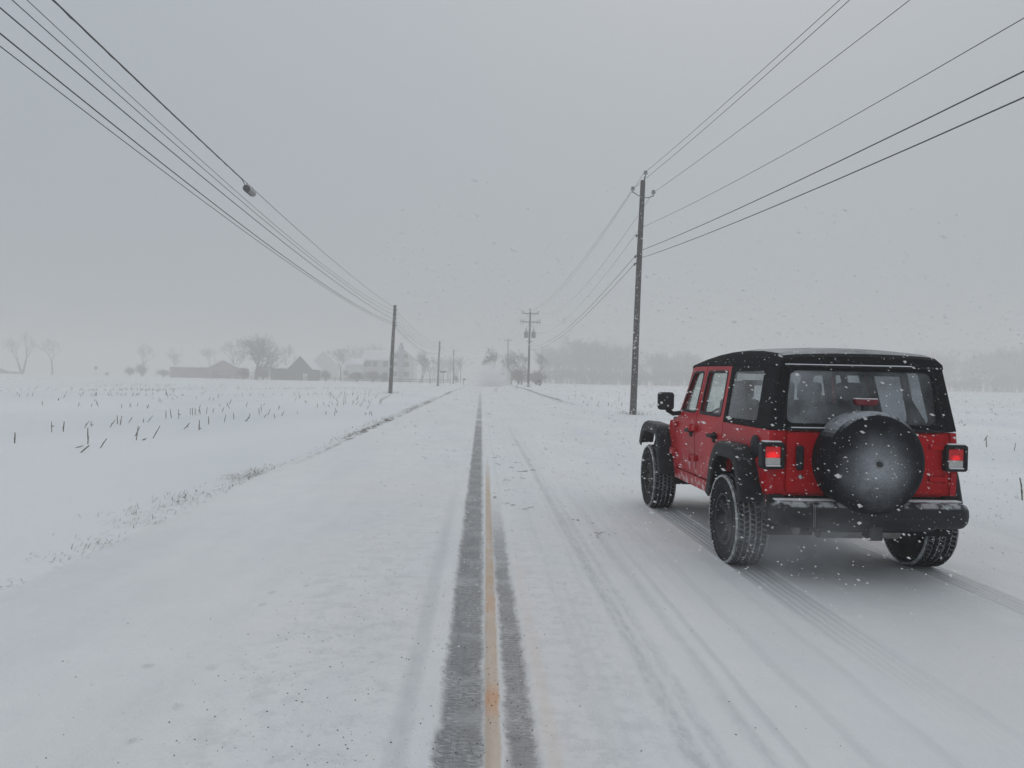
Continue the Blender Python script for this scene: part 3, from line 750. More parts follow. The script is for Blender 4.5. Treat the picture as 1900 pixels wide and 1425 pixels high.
post_thing('marker_stake', 'thin marker stake at the right verge before the far poles', 'stake', (g4.x, 110, zg(g4.x, 110)), 1.0, .035)

# ------------------------------------------------------------------ corn stubble
def stalk_mesh(seed, h, lean, az, leaf=True):
    rnd = random.Random(seed); mb = MB(); r = rnd.uniform(.007, .0115)
    d = Vector((math.sin(lean)*math.cos(az), math.sin(lean)*math.sin(az), math.cos(lean)))
    pts = [d*(h*f)+Vector((rnd.gauss(0, .003), rnd.gauss(0, .003), 0)) for f in (-.12, .3, .32, .7, 1.)]
    mb.tube(pts, [r*1.1, r, r*1.35, r, r*.85], 6)
    if leaf and rnd.random() < .5:
        p = d*h*rnd.uniform(.25, .7); a = rnd.random()*6.28; q = p+Vector((math.cos(a)*.07, math.sin(a)*.04, -rnd.uniform(-.02, .05)))
        t = Vector((0, .012, .01)); mb.add([p-t, p+t, q+t*.6, q-t*.6], [(0, 1, 2, 3), (3, 2, 1, 0)])
    return mb
near = [(27, 825, 20, 2, 'lone upright corn stalk nearest the left edge of the photo'), (96, 805, 19, -2, 'upright corn stalk, left of an upright pair near the left edge'), (117, 804, 18, 6, 'upright corn stalk, right of an upright pair near the left edge'),
 (157, 797, 13, 28, 'short corn stalk leaning right behind the tall straight one'), (169, 795, 10, 0, 'very short upright corn stump behind the tall straight stalk'), (163, 830, 29, 0, 'tallest straight corn stalk in the front of the left field'),
 (150, 845, 14, 48, 'corn stalk lying low and slanted, nearest of all to the camera'), (186, 837, 17, 33, 'slanting corn stalk just right of the tall straight one'), (141, 836, 10, 75, 'corn stalk lying almost flat left of the tall straight one'),
 (204, 796, 14, 32, 'leaning corn stalk left of the V shaped pair'), (218, 790, 16, -4, 'left stalk of the V shaped corn pair'), (223, 792, 17, 8, 'right stalk of the V shaped corn pair'), (239, 787, 10, 30, 'small leaning corn stalk right of the V shaped pair'),
 (253, 822, 26, 6, 'thick forked corn stalk in the middle of the front row'), (250, 814, 18, 26, 'second prong leaning on the thick forked corn stalk'), (264, 822, 6, 70, 'corn stub lying flat right of the forked stalk'), (284, 817, 23, 28, 'long slanting corn stalk, rightmost of the front row'),
 (266, 786, 7, 0, 'corn stub left of a small leaning stalk in the second row'), (274, 785, 12, 35, 'small leaning corn stalk in the second row'), (308, 777, 14, -3, 'left stalk of the arch shaped corn pair'), (318, 776, 16, -10, 'right stalk of the arch shaped corn pair'),
 (332, 778, 18, -4, 'upright corn stalk right of the arch shaped pair'), (341, 797, 12, 40, 'leaning corn stalk left of the crossed stalk'), (369, 800, 19, 3, 'crossed dark corn stalk in the second row'), (387, 788, 15, 0, 'thin upright corn stalk right of the crossed one'),
 (416, 785, 14, 10, 'dark upright corn stalk, fourth from the right of the second row'), (434, 780, 12, -5, 'corn stalk leaning slightly left in the second row'), (455, 784, 9, 40, 'short leaning corn stalk at the right of the second row'),
 (353, 770, 13, 0, None), (357, 771, 14, 0, None), (362, 771, 14, 2, None), (369, 769, 14, 8, None), (372, 769, 13, -8, None), (383, 768, 12, 6, None), (395, 767, 9, 10, None), (412, 766, 10, 20, None), (426, 760, 12, -25, None), (457, 757, 10, 10, None), (481, 772, 13, -5, None), (484, 760, 9, 5, None), (497, 772, 12, 20, None),
 (1830, 832, 20, 0, 'upright corn stalk of the pair right of the vehicle'), (1826, 818, 10, 45, 'slanted corn stalk above the upright one right of the vehicle'), (1882, 838, 15, 10, 'corn stalk nearest the right edge beyond the vehicle'), (1897, 935, 42, -6, 'dark stalk cut off by the right edge of the photo')]
rnd = random.Random(12)
for i in range(112):
    u = rnd.random(); px = rnd.uniform(60, 712); 
    lo = 768-(712-px)*.0; py = 716+ (rnd.random()**1.3)*(46 + (20 if px > 420 else 0))
    if px > 520: py = max(py, 722+rnd.random()*30)
    near.append((px, py, rnd.uniform(3.5, 8)*(1.3 if py > 745 else 1), rnd.gauss(5, 20), None))
for i in range(22): near.append((rnd.uniform(610, 712), rnd.uniform(735, 755), rnd.uniform(8, 15), rnd.gauss(0, 18), None))
for i in range(16): near.append((rnd.uniform(1060, 1160), rnd.uniform(736, 762), rnd.uniform(4, 7), rnd.gauss(0, 20), None))
for i in range(8): near.append((rnd.uniform(1780, 1900), rnd.uniform(745, 800), rnd.uniform(4, 8), rnd.gauss(0, 30), None))
for i, (px, py, hp, ln, lab) in enumerate(near):
    g = ground(px, py); zz = zg(g.x, g.y); h = hp*g.y/CF/max(.72, math.cos(R(ln)))
    side = px > 900
    o = stalk_mesh(i, h, R(ln), rnd.uniform(-.4, .4)).obj('corn_stalk', M_stalk, smooth=50); o.location = (g.x, g.y, zz)
    if lab is None:
        kind_ = 'leaning right' if ln > 14 else ('leaning left' if ln < -9 else 'standing upright')
        size_ = 'taller' if hp > 8.5 else ('tiny' if hp < 5 else 'short')
        if side: ref = 'just left of the tall right pole' if px < 1200 else 'beyond the vehicle at the right edge'
        else: ref = ['under the two lone trees at far left', 'below the dark rounded bush', 'below the brown sheds', 'below the big gnarled tree', 'below the dark barn', 'below the white cottage', 'just left of the nearest left pole'][0 if px < 190 else 1 if px < 317 else 2 if px < 430 else 3 if px < 525 else 4 if px < 600 else 5 if px < 665 else 6]
        lab = size_+' dry corn stump '+kind_+' '+ref
    grp = ('scattered corn stumps in the right field' if side else 'scattered corn stumps in the left field') if 'dry corn stump' in lab else 'corn stalks standing nearest the camera'
    tag(o, lab, 'corn stalk', grp)
# stubble too small to pick apart
mb = MB()
for i in range(430):
    px = rnd.choice((rnd.uniform(0, 720), rnd.gauss(270, 60), rnd.gauss(600, 70))) if i % 4 else rnd.uniform(1050, 1900); py = (rnd.choice((716.5, 723.5, 724, 735))+rnd.gauss(0, .7)-(px-300)*.006) if px < 900 else rnd.gauss(742, 6)
    if py < 712: continue
    g = ground(px, py); h = rnd.uniform(.08, .26)
    a = rnd.gauss(.1, .4); zz = zg(g.x, g.y)
    mb.tube([(g.x, g.y, zz-.05), (g.x+h*math.sin(a), g.y, zz+h*math.cos(a))], .014, 3, cap=False)
tag(mb.obj('distant_stubble', M_stalk), 'fine distant corn stubble pricking through the snow', None, None, 'stuff')

# ------------------------------------------------------------------ dead grass along both verges
mb = MB()
def blade(p, h, a, bend, w=.004):
    d = Vector((math.cos(a), math.sin(a), 0)); t = Vector((-math.sin(a), math.cos(a), 0))*w
    p = Vector(p); q = p+Vector((0, 0, h*.5/(1+bend*.5)))+d*bend*h*.35; r = q+Vector((0, 0, h*max(-.25, .4-bend*.4)))+d*bend*h*.55
    mb.add([p-t, p+t, q+t*.7, q-t*.7, r], [(0, 1, 2, 3), (3, 2, 4)])
def clump(px, py, n, sx, sy, h):
    g = ground(px, py)
    for i in range(n):
        x = g.x+rnd.gauss(0, sx); y = g.y+rnd.gauss(0, sy); blade((x, y, zg(x, y)-.01), h*rnd.uniform(.4, 1.3), rnd.gauss(.4, 1.1), rnd.uniform(.5, 1.9), rnd.uniform(.0012, .0032))
for (px, py, n, sx, sy, h) in ((450, 890, 240, .12, .40, .10), (470, 882, 160, .1, .4, .10), (495, 873, 90, .1, .6, .08), (345, 932, 110, .2, .35, .13), (330, 940, 60, .2, .3, .10), (385, 936, 50, .15, .2, .05), (255, 965, 70, .2, .3, .14), (290, 975, 50, .2, .2, .10),
                               (190, 1018, 60, .15, .2, .09), (200, 1013, 30, .1, .12, .08), (105, 1045, 46, .12, .12, .07), (130, 1050, 20, .1, .1, .04), (25, 1095, 36, .12, .1, .06), (55, 1092, 20, .1, .1, .05), (225, 1005, 30, .2, .2, .10), (415, 905, 40, .2, .5, .10)):
    clump(px, py, n, sx, sy, h)
y = 10.
while y < 95:
    dens = .6+.8*float(vnoise(np.array([y*.35]), np.array([3.]), 31)[0]); dens *= 1 if y > 17 else .5
    for i in range(int(9*dens)):
        x = -3.5+rnd.gauss(0, .09)+(float(vnoise(np.array([y*.2]), np.array([1.]), 33)[0])-.5)*.2; yy = y+rnd.random()*.3
        blade((x, yy, zg(x, yy)-.01), rnd.uniform(.04, .13), rnd.random()*6.28, rnd.uniform(.3, 1.3), .005)
    y += .3
y = 14.
while y < 110:
    dens = float(vnoise(np.array([y*.3]), np.array([3.]), 37)[0])
    for i in range(int((4 if y < 50 else 9)*dens)):
        x = 6.0+rnd.gauss(0, .35 if y < 50 else .12)-(.5 if y < 30 else 0); yy = y+rnd.random()*.4
        blade((x, yy, zg(x, yy)-.01), rnd.uniform(.05, .14), rnd.random()*6.28, rnd.uniform(.3, 1.3), .006)
    y += .4
for (bx, by) in ((7.29, 36.8), (-8.86, 75.8), (-8.42, 150), (7.43, 122)):       # weeds round the pole feet
    for i in range(90):
        a = rnd.random()*6.28; r_ = .15+abs(rnd.gauss(0, .22)); x, yy = bx+math.cos(a)*r_*1.6, by+math.sin(a)*r_
        blade((x, yy, zg(x, yy)-.01), rnd.uniform(.08, .45), rnd.random()*6.28, rnd.uniform(.1, .9), .006)
for (px, py, n) in ((1250, 772, 60), (1225, 766, 20), (1090, 752, 20), (1210, 755, 20), (1850, 802, 50), (1840, 760, 30), (1800, 780, 20), (1840, 965, 30), (1880, 900, 20), (1145, 745, 20), (440, 720, 40), (560, 735, 50), (650, 748, 60), (690, 735, 60), (480, 745, 30), (700, 728, 40), (530, 722, 30), (580, 716, 50)):
    clump(px, py, n, .35 if py < 790 else .1, .5 if py < 790 else .12, .16 if py < 790 else .05)
tag(mb.obj('dead_grass', M_grass), 'dead brown grass blades poking out along the road verges', None, None, 'stuff')

# ------------------------------------------------------------------ grit and scraps on the road snow
mb = MB()
def rock(p, s):
    a = [Vector((rnd.uniform(.6, 1.2)*q[0], rnd.uniform(.6, 1.2)*q[1], rnd.uniform(.5, .9)*q[2]))*s+Vector(p) for q in ((1, 0, 0), (0, 1, 0), (-1, 0, 0), (0, -1, 0), (0, 0, 1), (0, 0, -1))]
    mb.add(a, [(0, 1, 4), (1, 2, 4), (2, 3, 4), (3, 0, 4), (1, 0, 5), (2, 1, 5), (3, 2, 5), (0, 3, 5)])
for i in range(1300):
    u = rnd.random()
    if u < .45: x = rnd.gauss(-.75, .42)
    elif u < .8: x = rnd.gauss(.05, .16)
    else: x = rnd.uniform(-2.4, 1.6)
    y = 2.9+abs(rnd.gauss(0, 1.))**1.4*2.6
    if y > 14 or x < -3.2: continue
    s = rnd.choice((.0014, .0018, .002, .0022, .0026, .003, .0045))
    z = float(road_h(np.array([x]), np.array([y]))[0]); rock((x, y, z+s*.3), s)
tag(mb.obj('grit', M_grit), 'dark grit specks scattered over the road snow', None, None, 'stuff')
mb = MB()
for (px, py, L) in ((960, 862, .14), (952, 870, .10), (975, 878, .22), (985, 875, .16), (965, 890, .12), (936, 894, .10), (945, 940, .14), (983, 947, .16), (935, 912, .10), (925, 865, .14), (1112, 994, .13), (1130, 996, .05), (930, 850, .12), (1068, 968, .07), (960, 878, .1), (920, 853, .16), (1100, 1000, .06), (915, 926, .12)):
    g = ground(px, py); 
    for j in range(3):
        x, y = g.x+rnd.gauss(0, .04), g.y+rnd.gauss(0, .06); z = float(road_h(np.array([x]), np.array([y]))[0])+.006; a = rnd.gauss(0, .35); L2 = L*rnd.uniform(.25, .6)
        d = Vector((math.cos(a), math.sin(a)*.5, .03))*L2/2; p = Vector((x, y, z)); mb.tube([p-d, p+Vector((0, 0, .003)), p+d], [.0015, .003, .001], 4)
tag(mb.obj('straw_scraps', M_stalk), 'thin straw scraps blown across the road right of the centre line', None, None, 'stuff')

# ------------------------------------------------------------------ the red off-roader
CARX, CARY = 3.10, 6.74
car = empty('parked_car', (CARX, CARY, .012), .00545)
tag(car, 'red four door off-road car with black soft top, spare wheel cover and lit tail lamps', 'car')
M_red = pbr('dark_red_paint', (.50, .003, .008), .38, var=.08, vs=2., speck=.6, snow=.2, coat=.03, spec=.14)
M_redside = pbr('salt_dusted_red_paint', (.46, .008, .017), .42, var=.12, vs=2., speck=.6, snow=.15, snow_low=.75, coat=.05, spec=.2)
M_plast = pbr('black_moulded_plastic', (.013, .014, .018), .6, var=.25, vs=12., bs=.25, bscale=240, snow=.22, speck=.6, spec=.25)
M_plast2 = pbr('black_bumper_plastic', (.012, .014, .019), .5, var=.2, vs=6., bs=.2, bscale=220, snow=.45, speck=.7, spec=.3)
M_soft = pbr('black_soft_top_fabric', (.012, .013, .015), .9, var=.2, vs=8., bs=.35, bscale=320, snow=.2, speck=.6, spec=.12)
M_tyre = pbr('tyre_rubber', (.014, .015, .017), .85, var=.25, vs=10., snow=.0, speck=1.2, spec=.15)
M_rim = pbr('dark_wheel_alloy', (.018, .019, .022), .5, metal=0., var=.2, vs=8., speck=1.2, spec=.25)
M_under = pbr('dirty_underbody', (.018, .018, .019), .85, var=.4, vs=8., speck=.8, spec=.15)
M_muff = pbr('salted_exhaust_steel', (.20, .19, .185), .6, metal=.3, var=.35, vs=9.)
M_int = pbr('black_interior', (.022, .023, .026), .7, var=.15, vs=6.)
M_chrome = pbr('dull_chrome', (.45, .46, .48), .25, metal=.9, var=.1, vs=8.)
M_lensw = pbr('clear_reverse_lens', (.55, .54, .52), .25, var=.1, vs=20., snow=.3)
M_seam = pbr('panel_gap', (.012, .008, .009), .8, var=.1)
def glass_mat(name, tint, frost, fx=None):
    m = bpy.data.materials.new(name); m.use_nodes = True; nt = m.node_tree; nt.nodes.clear()
    out = nt.nodes.new('ShaderNodeOutputMaterial'); tr = nt.nodes.new('ShaderNodeBsdfTransparent'); tr.inputs[0].default_value = (*tint, 1)
    gl = nt.nodes.new('ShaderNodeBsdfGlossy'); gl.inputs['Roughness'].default_value = .04
    fr = nt.nodes.new('ShaderNodeFresnel'); fr.inputs[0].default_value = 1.5
    gg = nt.nodes.new('ShaderNodeNewGeometry'); front = 1.-X(nt, gg.outputs['Backfacing'])      # the pane reflects and frosts on its outer face only
    ff = X(nt, fr.outputs[0])*front
    m1 = nt.nodes.new('ShaderNodeMixShader'); nt.links.new(ff.v, m1.inputs[0]); nt.links.new(tr.outputs[0], m1.inputs[1]); nt.links.new(gl.outputs[0], m1.inputs[2])
    df = nt.nodes.new('ShaderNodeBsdfDiffuse'); df.inputs[0].default_value = (.40, .43, .46, 1)
    v, x, y, z = coords(nt)
    n = noise(nt, v, 3.2, 4., .55); f2 = noise(nt, v, 40., 4., .7)
    f = n.step(.3, .75)*frost*(f2.step(.2, .8)*.5+.6)
    if fx: f = f + x.step(fx[0], fx[1])*fx[2]*(n.step(.2, .7)*.6+.4) + f2.step(.68, .76)*.15
    f = f.clamp()*front
    m2 = nt.nodes.new('ShaderNodeMixShader'); nt.links.new(f.v, m2.inputs[0]); nt.links.new(m1.outputs[0], m2.inputs[1]); nt.links.new(df.outputs[0], m2.inputs[2])
    nt.links.new(m2.outputs[0], out.inputs[0]); return m
M_glass = glass_mat('side_glass', (.90, .925, .915), .16)
M_glassq = glass_mat('quarter_vinyl', (.78, .80, .81), .50)
M_glassr = glass_mat('rear_window_vinyl', (.70, .72, .74), .34, (.15, -.62, .50))

WZ = [(.30, .74), (.55, .765), (.75, .78), (1.0, .79), (1.21, .772), (1.78, .665), (1.95, .63)]
def wz(z):
    for (a, wa), (b_, wb) in zip(WZ, WZ[1:]):
        if z <= b_: return wa+(wb-wa)*max(0, (z-a))/(b_-a)
    return WZ[-1][1]
def rloop(corners, r, k=5):
    """closed polygon with each corner rounded; always k+1 points a corner"""
    out = []; n = len(corners)
    for i in range(n):
        p0, p, p1 = Vector(corners[i-1]), Vector(corners[i]), Vector(corners[(i+1) % n])
        rr_ = r[i] if isinstance(r, (list, tuple)) else r
        a = p+(p0-p).normalized()*rr_; b_ = p+(p1-p).normalized()*rr_
        for j in range(k+1):
            t = j/k; out.append(a*(1-t)**2+p*2*t*(1-t)+b_*t*t)
    return out
def side_slab(name, outer, holes, s, th, mat, parent, proud=0., bev=.006):
    """a panel lying on the body side: outline in (y, z), follows the tumblehome, th thick"""
    bm = bmesh.new()
    def loop(pts):
        vs = [bm.verts.new((0, p[0], p[1])) for p in pts]
        return [bm.edges.new((vs[i], vs[(i+1) % len(vs)])) for i in range(len(vs))]
    es = loop(outer)
    for h_ in holes: es += loop(h_)
    bmesh.ops.triangle_fill(bm, use_beauty=True, use_dissolve=False, edges=es, normal=(1, 0, 0))
    for (z, _) in WZ[1:-1]:
        bmesh.ops.bisect_plane(bm, geom=bm.verts[:]+bm.edges[:]+bm.faces[:], plane_co=(0, 0, z), plane_no=(0, 0, 1))
    for v in bm.verts: v.co.x = s*(wz(v.co.z)+proud)
    r = bmesh.ops.extrude_face_region(bm, geom=bm.faces[:])
    for v in r['geom']:
        if isinstance(v, bmesh.types.BMVert): v.co.x -= s*th
    bmesh.ops.recalc_face_normals(bm, faces=bm.faces)
    me = bpy.data.meshes.new(name); bm.to_mesh(me); bm.free()
    o = link(name, me, mat, parent); finish(o, 35, bev, 2); return o
def flat_slab(name, outer, holes, fn, th, mat, parent, bev=.005):
    """outline in (x, z); fn(x, z) gives y of the outer skin; th forward"""
    bm = bmesh.new()
    def loop(pts):
        vs = [bm.verts.new((p[0], 0, p[1])) for p in pts]
        return [bm.edges.new((vs[i], vs[(i+1) % len(vs)])) for i in range(len(vs))]
    es = loop(outer)
    for h_ in holes: es += loop(h_)
    bmesh.ops.triangle_fill(bm, use_beauty=True, use_dissolve=False, edges=es, normal=(0, -1, 0))
    for v in bm.verts: v.co.y = fn(v.co.x, v.co.z)
    r = bmesh.ops.extrude_face_region(bm, geom=bm.faces[:])
    for v in r['geom']:
        if isinstance(v, bmesh.types.BMVert): v.co.y += th
    bmesh.ops.recalc_face_normals(bm, faces=bm.faces)
    me = bpy.data.meshes.new(name); bm.to_mesh(me); bm.free()
    o = link(name, me, mat, parent); finish(o, 35, bev, 2); return o
YR = -.60                      # skin of the tail below the belt
def yrear(x, z): return YR + max(0., z-1.22)*.12
def arch(cy0, cz, r, a0, a1, n=12): return [(cy0+r*math.cos(R(a0+(a1-a0)*i/n)), cz+r*math.sin(R(a0+(a1-a0)*i/n))) for i in range(n+1)]

for s in (-1, 1):
    # quarter panel with the rear wheel arch cut out of it
    q = [(-.60, .70), (-.60, 1.215), (.585, 1.215), (.585, .86)] + arch(0, .42, .55, 38, 172, 12) + [(-.56, .66)]
    side_slab('quarter_panel', q, [], s, .05, M_redside, car)
    # sill
    side_slab('sill', [(.50, .46), (.60, .58), (2.36, .58), (2.42, .46)], [], s, .08, M_redside, car)
    # rear door: lower skin cut by the arch, frame round the window
    d = [(.60, .88)] + [(.60, 1.215), (.635, 1.70), (1.44, 1.715), (1.475, 1.215), (1.475, .60), (.60, .60), (.56, .70)]
    win = rloop([(.70, 1.27), (1.40, 1.27), (1.375, 1.705), (.735, 1.70)], .05)
    rd = side_slab('rear_door', [(.597, .90), (.597, 1.215), (.645, 1.765), (1.435, 1.775), (1.478, 1.215), (1.478, .595), (.66, .595), (.545, .72)], [win], s, .05, M_redside, car)
    side_slab('window_glass', rloop([(.69, 1.26), (1.41, 1.26), (1.385, 1.715), (.725, 1.71)], .05), [], s, .006, M_glass, rd, proud=-.022, bev=0)
    side_slab('window_seal', rloop([(.685, 1.255), (1.415, 1.255), (1.39, 1.72), (.72, 1.715)], .055), [rloop([(.712, 1.282), (1.388, 1.282), (1.365, 1.695), (.747, 1.69)], .045)], s, .014, M_plast, rd, proud=.003, bev=.002)
    fd = side_slab('front_door', [(1.492, .595), (1.492, 1.215), (1.45, 1.775), (1.94, 1.765), (2.22, 1.215), (2.30, 1.16), (2.30, .595)], [rloop([(1.565, 1.27), (2.13, 1.27), (1.905, 1.70), (1.53, 1.705)], .05)], s, .05, M_redside, car)
    side_slab('window_glass', rloop([(1.555, 1.26), (2.14, 1.26), (1.915, 1.71), (1.52, 1.715)], .05), [], s, .006, M_glass, fd, proud=-.022, bev=0)
    side_slab('window_seal', rloop([(1.55, 1.255), (2.145, 1.255), (1.92, 1.715), (1.515, 1.72)], .055), [rloop([(1.578, 1.282), (2.118, 1.282), (1.895, 1.69), (1.543, 1.695)], .045)], s, .014, M_plast, fd, proud=.003, bev=.002)
    MB().box((s*.70, 1.02, 1.47), (.02, .03, .42), ry=-s*.21).obj('window_divider', M_plast, rd) if False else None
    side_slab('door_trim', [(.60, .90), (.60, 1.215), (.648, 1.762), (1.432, 1.772), (1.475, 1.215), (1.475, .60), (.66, .60), (.55, .72)], [win], s, .012, M_int, rd, proud=-.052, bev=0)
    side_slab('door_trim', [(1.495, .60), (1.495, 1.215), (1.453, 1.772), (1.937, 1.762), (2.217, 1.215), (2.297, 1.16), (2.297, .60)], [rloop([(1.565, 1.27), (2.13, 1.27), (1.905, 1.70), (1.53, 1.705)], .05)], s, .012, M_int, fd, proud=-.052, bev=0)
    for dr, yy in ((rd, .80), (fd, 1.62)):
        hd = MB().box((s*.835, yy, 1.065), (.03, .17, .032)).box((s*.808, yy-.07, 1.065), (.05, .03, .04)).box((s*.808, yy+.07, 1.065), (.05, .03, .04)).obj('handle', M_plast, dr, bevel=.008)
        MB().lathe([(0, .058), (.012, .05), (.014, .02)] if s > 0 else [(0, .058), (-.012, .05), (-.014, .02)], (s*.789, yy, 1.05), 'X', 18).obj('handle_recess', M_seam, dr)
    for dr, yy in ((rd, 1.50), (fd, 2.31)):
        for zz in (.78, 1.10): MB().box((s*.80, yy-.03, zz), (.045, .15, .06)).lathe([(-.04, .022), (.04, .022)], (s*.82, yy+.03, zz), 'Z', 8).obj('hinge', M_redside, dr, bevel=.006)
    # cowl side and the flank behind the front wheel
    side_slab('cowl_side', [(2.31, .50), (2.31, 1.165), (2.55, 1.13), (2.62, 1.06), (2.52, .75), (2.42, .50)], [], s, .06, M_redside, car)
    # black soft top side: surround of the quarter window
    o = side_slab('soft_top_side', [(-.59, 1.222), (-.49, 1.80), (.655, 1.80), (.592, 1.222)], [rloop([(-.27, 1.275), (.50, 1.265), (.56, 1.70), (-.22, 1.705)], .05)], s, .03, M_soft, car, proud=.004)
    side_slab('quarter_window', rloop([(-.285, 1.26), (.515, 1.25), (.575, 1.715), (-.235, 1.72)], .05), [], s, .004, M_glassq, o, proud=-.006, bev=0)
    # rear pillar seam piping
    MB().tube([(s*(wz(1.23)-.10), YR-.006, 1.23), (s*(wz(1.72)-.085), yrear(0, 1.72)-.008, 1.72)], .006, 6).obj('seam_piping', M_plast, o)

# tail of the tub, tailgate
bl = rloop([(-.79, .69), (-.772, 1.215), (.772, 1.215), (.79, .69)], [.05, .03, .03, .05])
body = flat_slab('body', bl, [rloop([(-.635, .72), (-.635, 1.26), (.66, 1.26), (.66, .72)], .01)] if False else [], lambda x, z: YR+abs(x)**6*.10, .06, M_red, car, bev=.02)
mb = MB()   # floor, inner tub and firewall
mb.box((0, .85, .60), (1.46, 2.9, .06)).box((0, 2.34, .85), (1.46, .06, .55)).box((0, -.25, .82), (1.40, .6, .10))
mb.obj('floor_pan', M_under, body)
tgp = rloop([(-.635, .715), (-.635, 1.205), (.66, 1.205), (.66, .715)], .03)
tg = flat_slab('tailgate', tgp, [], lambda x, z: YR-.016, .03, M_red, car, bev=.008)
MB().box((-.54, YR-.045, 1.0), (.058, .045, .20)).obj('handle', M_plast, tg, bevel=.02, seg=3)
MB().lathe([(0, .018), (-.006, .018), (-.008, .01)], (-.52, YR-.016, .845), 'Y', 14).obj('lock', M_chrome, tg)
for zz in (.84, 1.10): MB().box((.60, YR-.028, zz), (.13, .018, .045)).lathe([(-.035, .014), (.035, .014)], (.668, YR-.028, zz), 'Z', 8).obj('hinge', M_red, tg, bevel=.008)
# rear window surround and window
so_ = [(-.772, 1.222), (-.672, 1.76), (.672, 1.76), (.772, 1.222)]
rw = flat_slab('rear_window_surround', rloop(so_, .02), [rloop([(-.64, 1.275), (-.595, 1.703), (.585, 1.703), (.62, 1.275)], .075)], lambda x, z: yrear(x, z)-.004, .03, M_soft, car, bev=.006)
flat_slab('rear_window', rloop([(-.655, 1.26), (-.61, 1.72), (.60, 1.72), (.635, 1.26)], .075), [], lambda x, z: yrear(x, z)+.008, .004, M_glassr, rw, bev=0)
MB().box((0, YR-.022, 1.228), (1.30, .04, .022)).obj('window_sill_bar', M_plast, rw, bevel=.006)
tag(MB().box((-.28, YR-.030, 1.243), (.66, .024, .008)).obj('snow_ledge', M_lump, rw, bevel=.003), kind=None)

# soft top roof, lofted front to back
secs = [(2.09, 1.755, 1.785, 1.80, .652), (2.0, 1.765, 1.812, 1.828, .66), (1.6, 1.775, 1.850, 1.872, .668), (1.15, 1.775, 1.882, 1.908, .672), (.75, 1.772, 1.898, 1.925, .675), (.35, 1.765, 1.898, 1.928, .676), (-.05, 1.758, 1.885, 1.915, .676), (-.38, 1.748, 1.856, 1.882, .676), (-.50, 1.742, 1.830, 1.850, .676), (-.545, 1.738, 1.806, 1.822, .674), (-.558, 1.736, 1.775, 1.785, .670)]
mb = MB(); nsec = None
for (y, zb, zs, zc, wd) in secs:
    half = [(wd+.006, zb), (wd+.002, zb+(zs-zb)*.45), (wd-.018, zs-.022), (wd-.040, zs-.007), (wd-.075, zs), (wd-.15, zs+(zc-zs)*.35), (wd-.30, zs+(zc-zs)*.68), (.20, zs+(zc-zs)*.93), (0, zc)]
    row = [(-x, y, z) for x, z in half] + [(x, y, z) for x, z in half[::-1][1:]]
    inner = [(x*.97, y, z-.03) for x, _, z in row[::-1]]
    nsec = len(row)+len(inner); mb.v += row+inner
for i in range(len(secs)-1):
    for k in range(nsec):
        k2 = (k+1) % nsec; a = i*nsec
        mb.f.append((a+k, a+k2, a+nsec+k2, a+nsec+k))
for e_ in (0, len(secs)-1):
    a = e_*nsec; h_ = nsec//2
    for k in range(h_-1): mb.f.append((a+k, a+k+1, a+nsec-2-k, a+nsec-1-k))
def roof_mat():
    m, nt, b_ = new_mat('soft_top_crown_fabric'); v, x, y, z = coords(nt)
    g = nt.nodes.new('ShaderNodeNewGeometry'); s2 = nt.nodes.new('ShaderNodeSeparateXYZ'); nt.links.new(g.outputs['True Normal'], s2.inputs[0])
    up = X(nt, s2.outputs[2]).step(.90, .985)      # powder only rests where the cloth lies nearly flat
    f = up * (noise(nt, v, 2.2, 5., .6).step(.25, .7)*.5+.36) * (noise(nt, v, 160., 2.).step(.2, .8)*.6+.5)
    f = f.max(noise(nt, v, 48., 2.).step(.68, .74)*.5)
    setin(nt, b_, 'Base Color', mixc(nt, f.clamp(), (.012, .013, .015), (.72, .735, .75))); b_.inputs['Roughness'].default_value = .9; b_.inputs['Specular IOR Level'].default_value = .12
    bump(nt, b_, noise(nt, v, 5., 4.)*.6+noise(nt, v, 300., 2.)*.1, .3, .02); return m
M_rooftop = roof_mat()
roof = mb.obj('soft_top', M_rooftop, car, smooth=38)
MB().tube([(-.64, -.566, 1.738), (0, -.572, 1.741), (.64, -.566, 1.738)], .010, 6).obj('drip_rail', M_plast, roof)
o = MB().box((-.12, -.572, 1.752), (1.05, .016, .008)).obj('snow_ledge', M_lump, roof, bevel=.003)

# windscreen and frame
def yfront(x, z): return 2.235-(z-1.20)*.46
wf = flat_slab('windscreen_frame', rloop([(-.74, 1.17), (-.655, 1.79), (.655, 1.79), (.74, 1.17)], .03), [rloop([(-.66, 1.25), (-.60, 1.73), (.60, 1.73), (.66, 1.25)], .05)], yfront, .05, M_redside, car)
flat_slab('windscreen', rloop([(-.67, 1.24), (-.61, 1.74), (.61, 1.74), (.67, 1.24)], .05), [], lambda x, z: yfront(x, z)+.02, .006, M_glass, wf, bev=0)
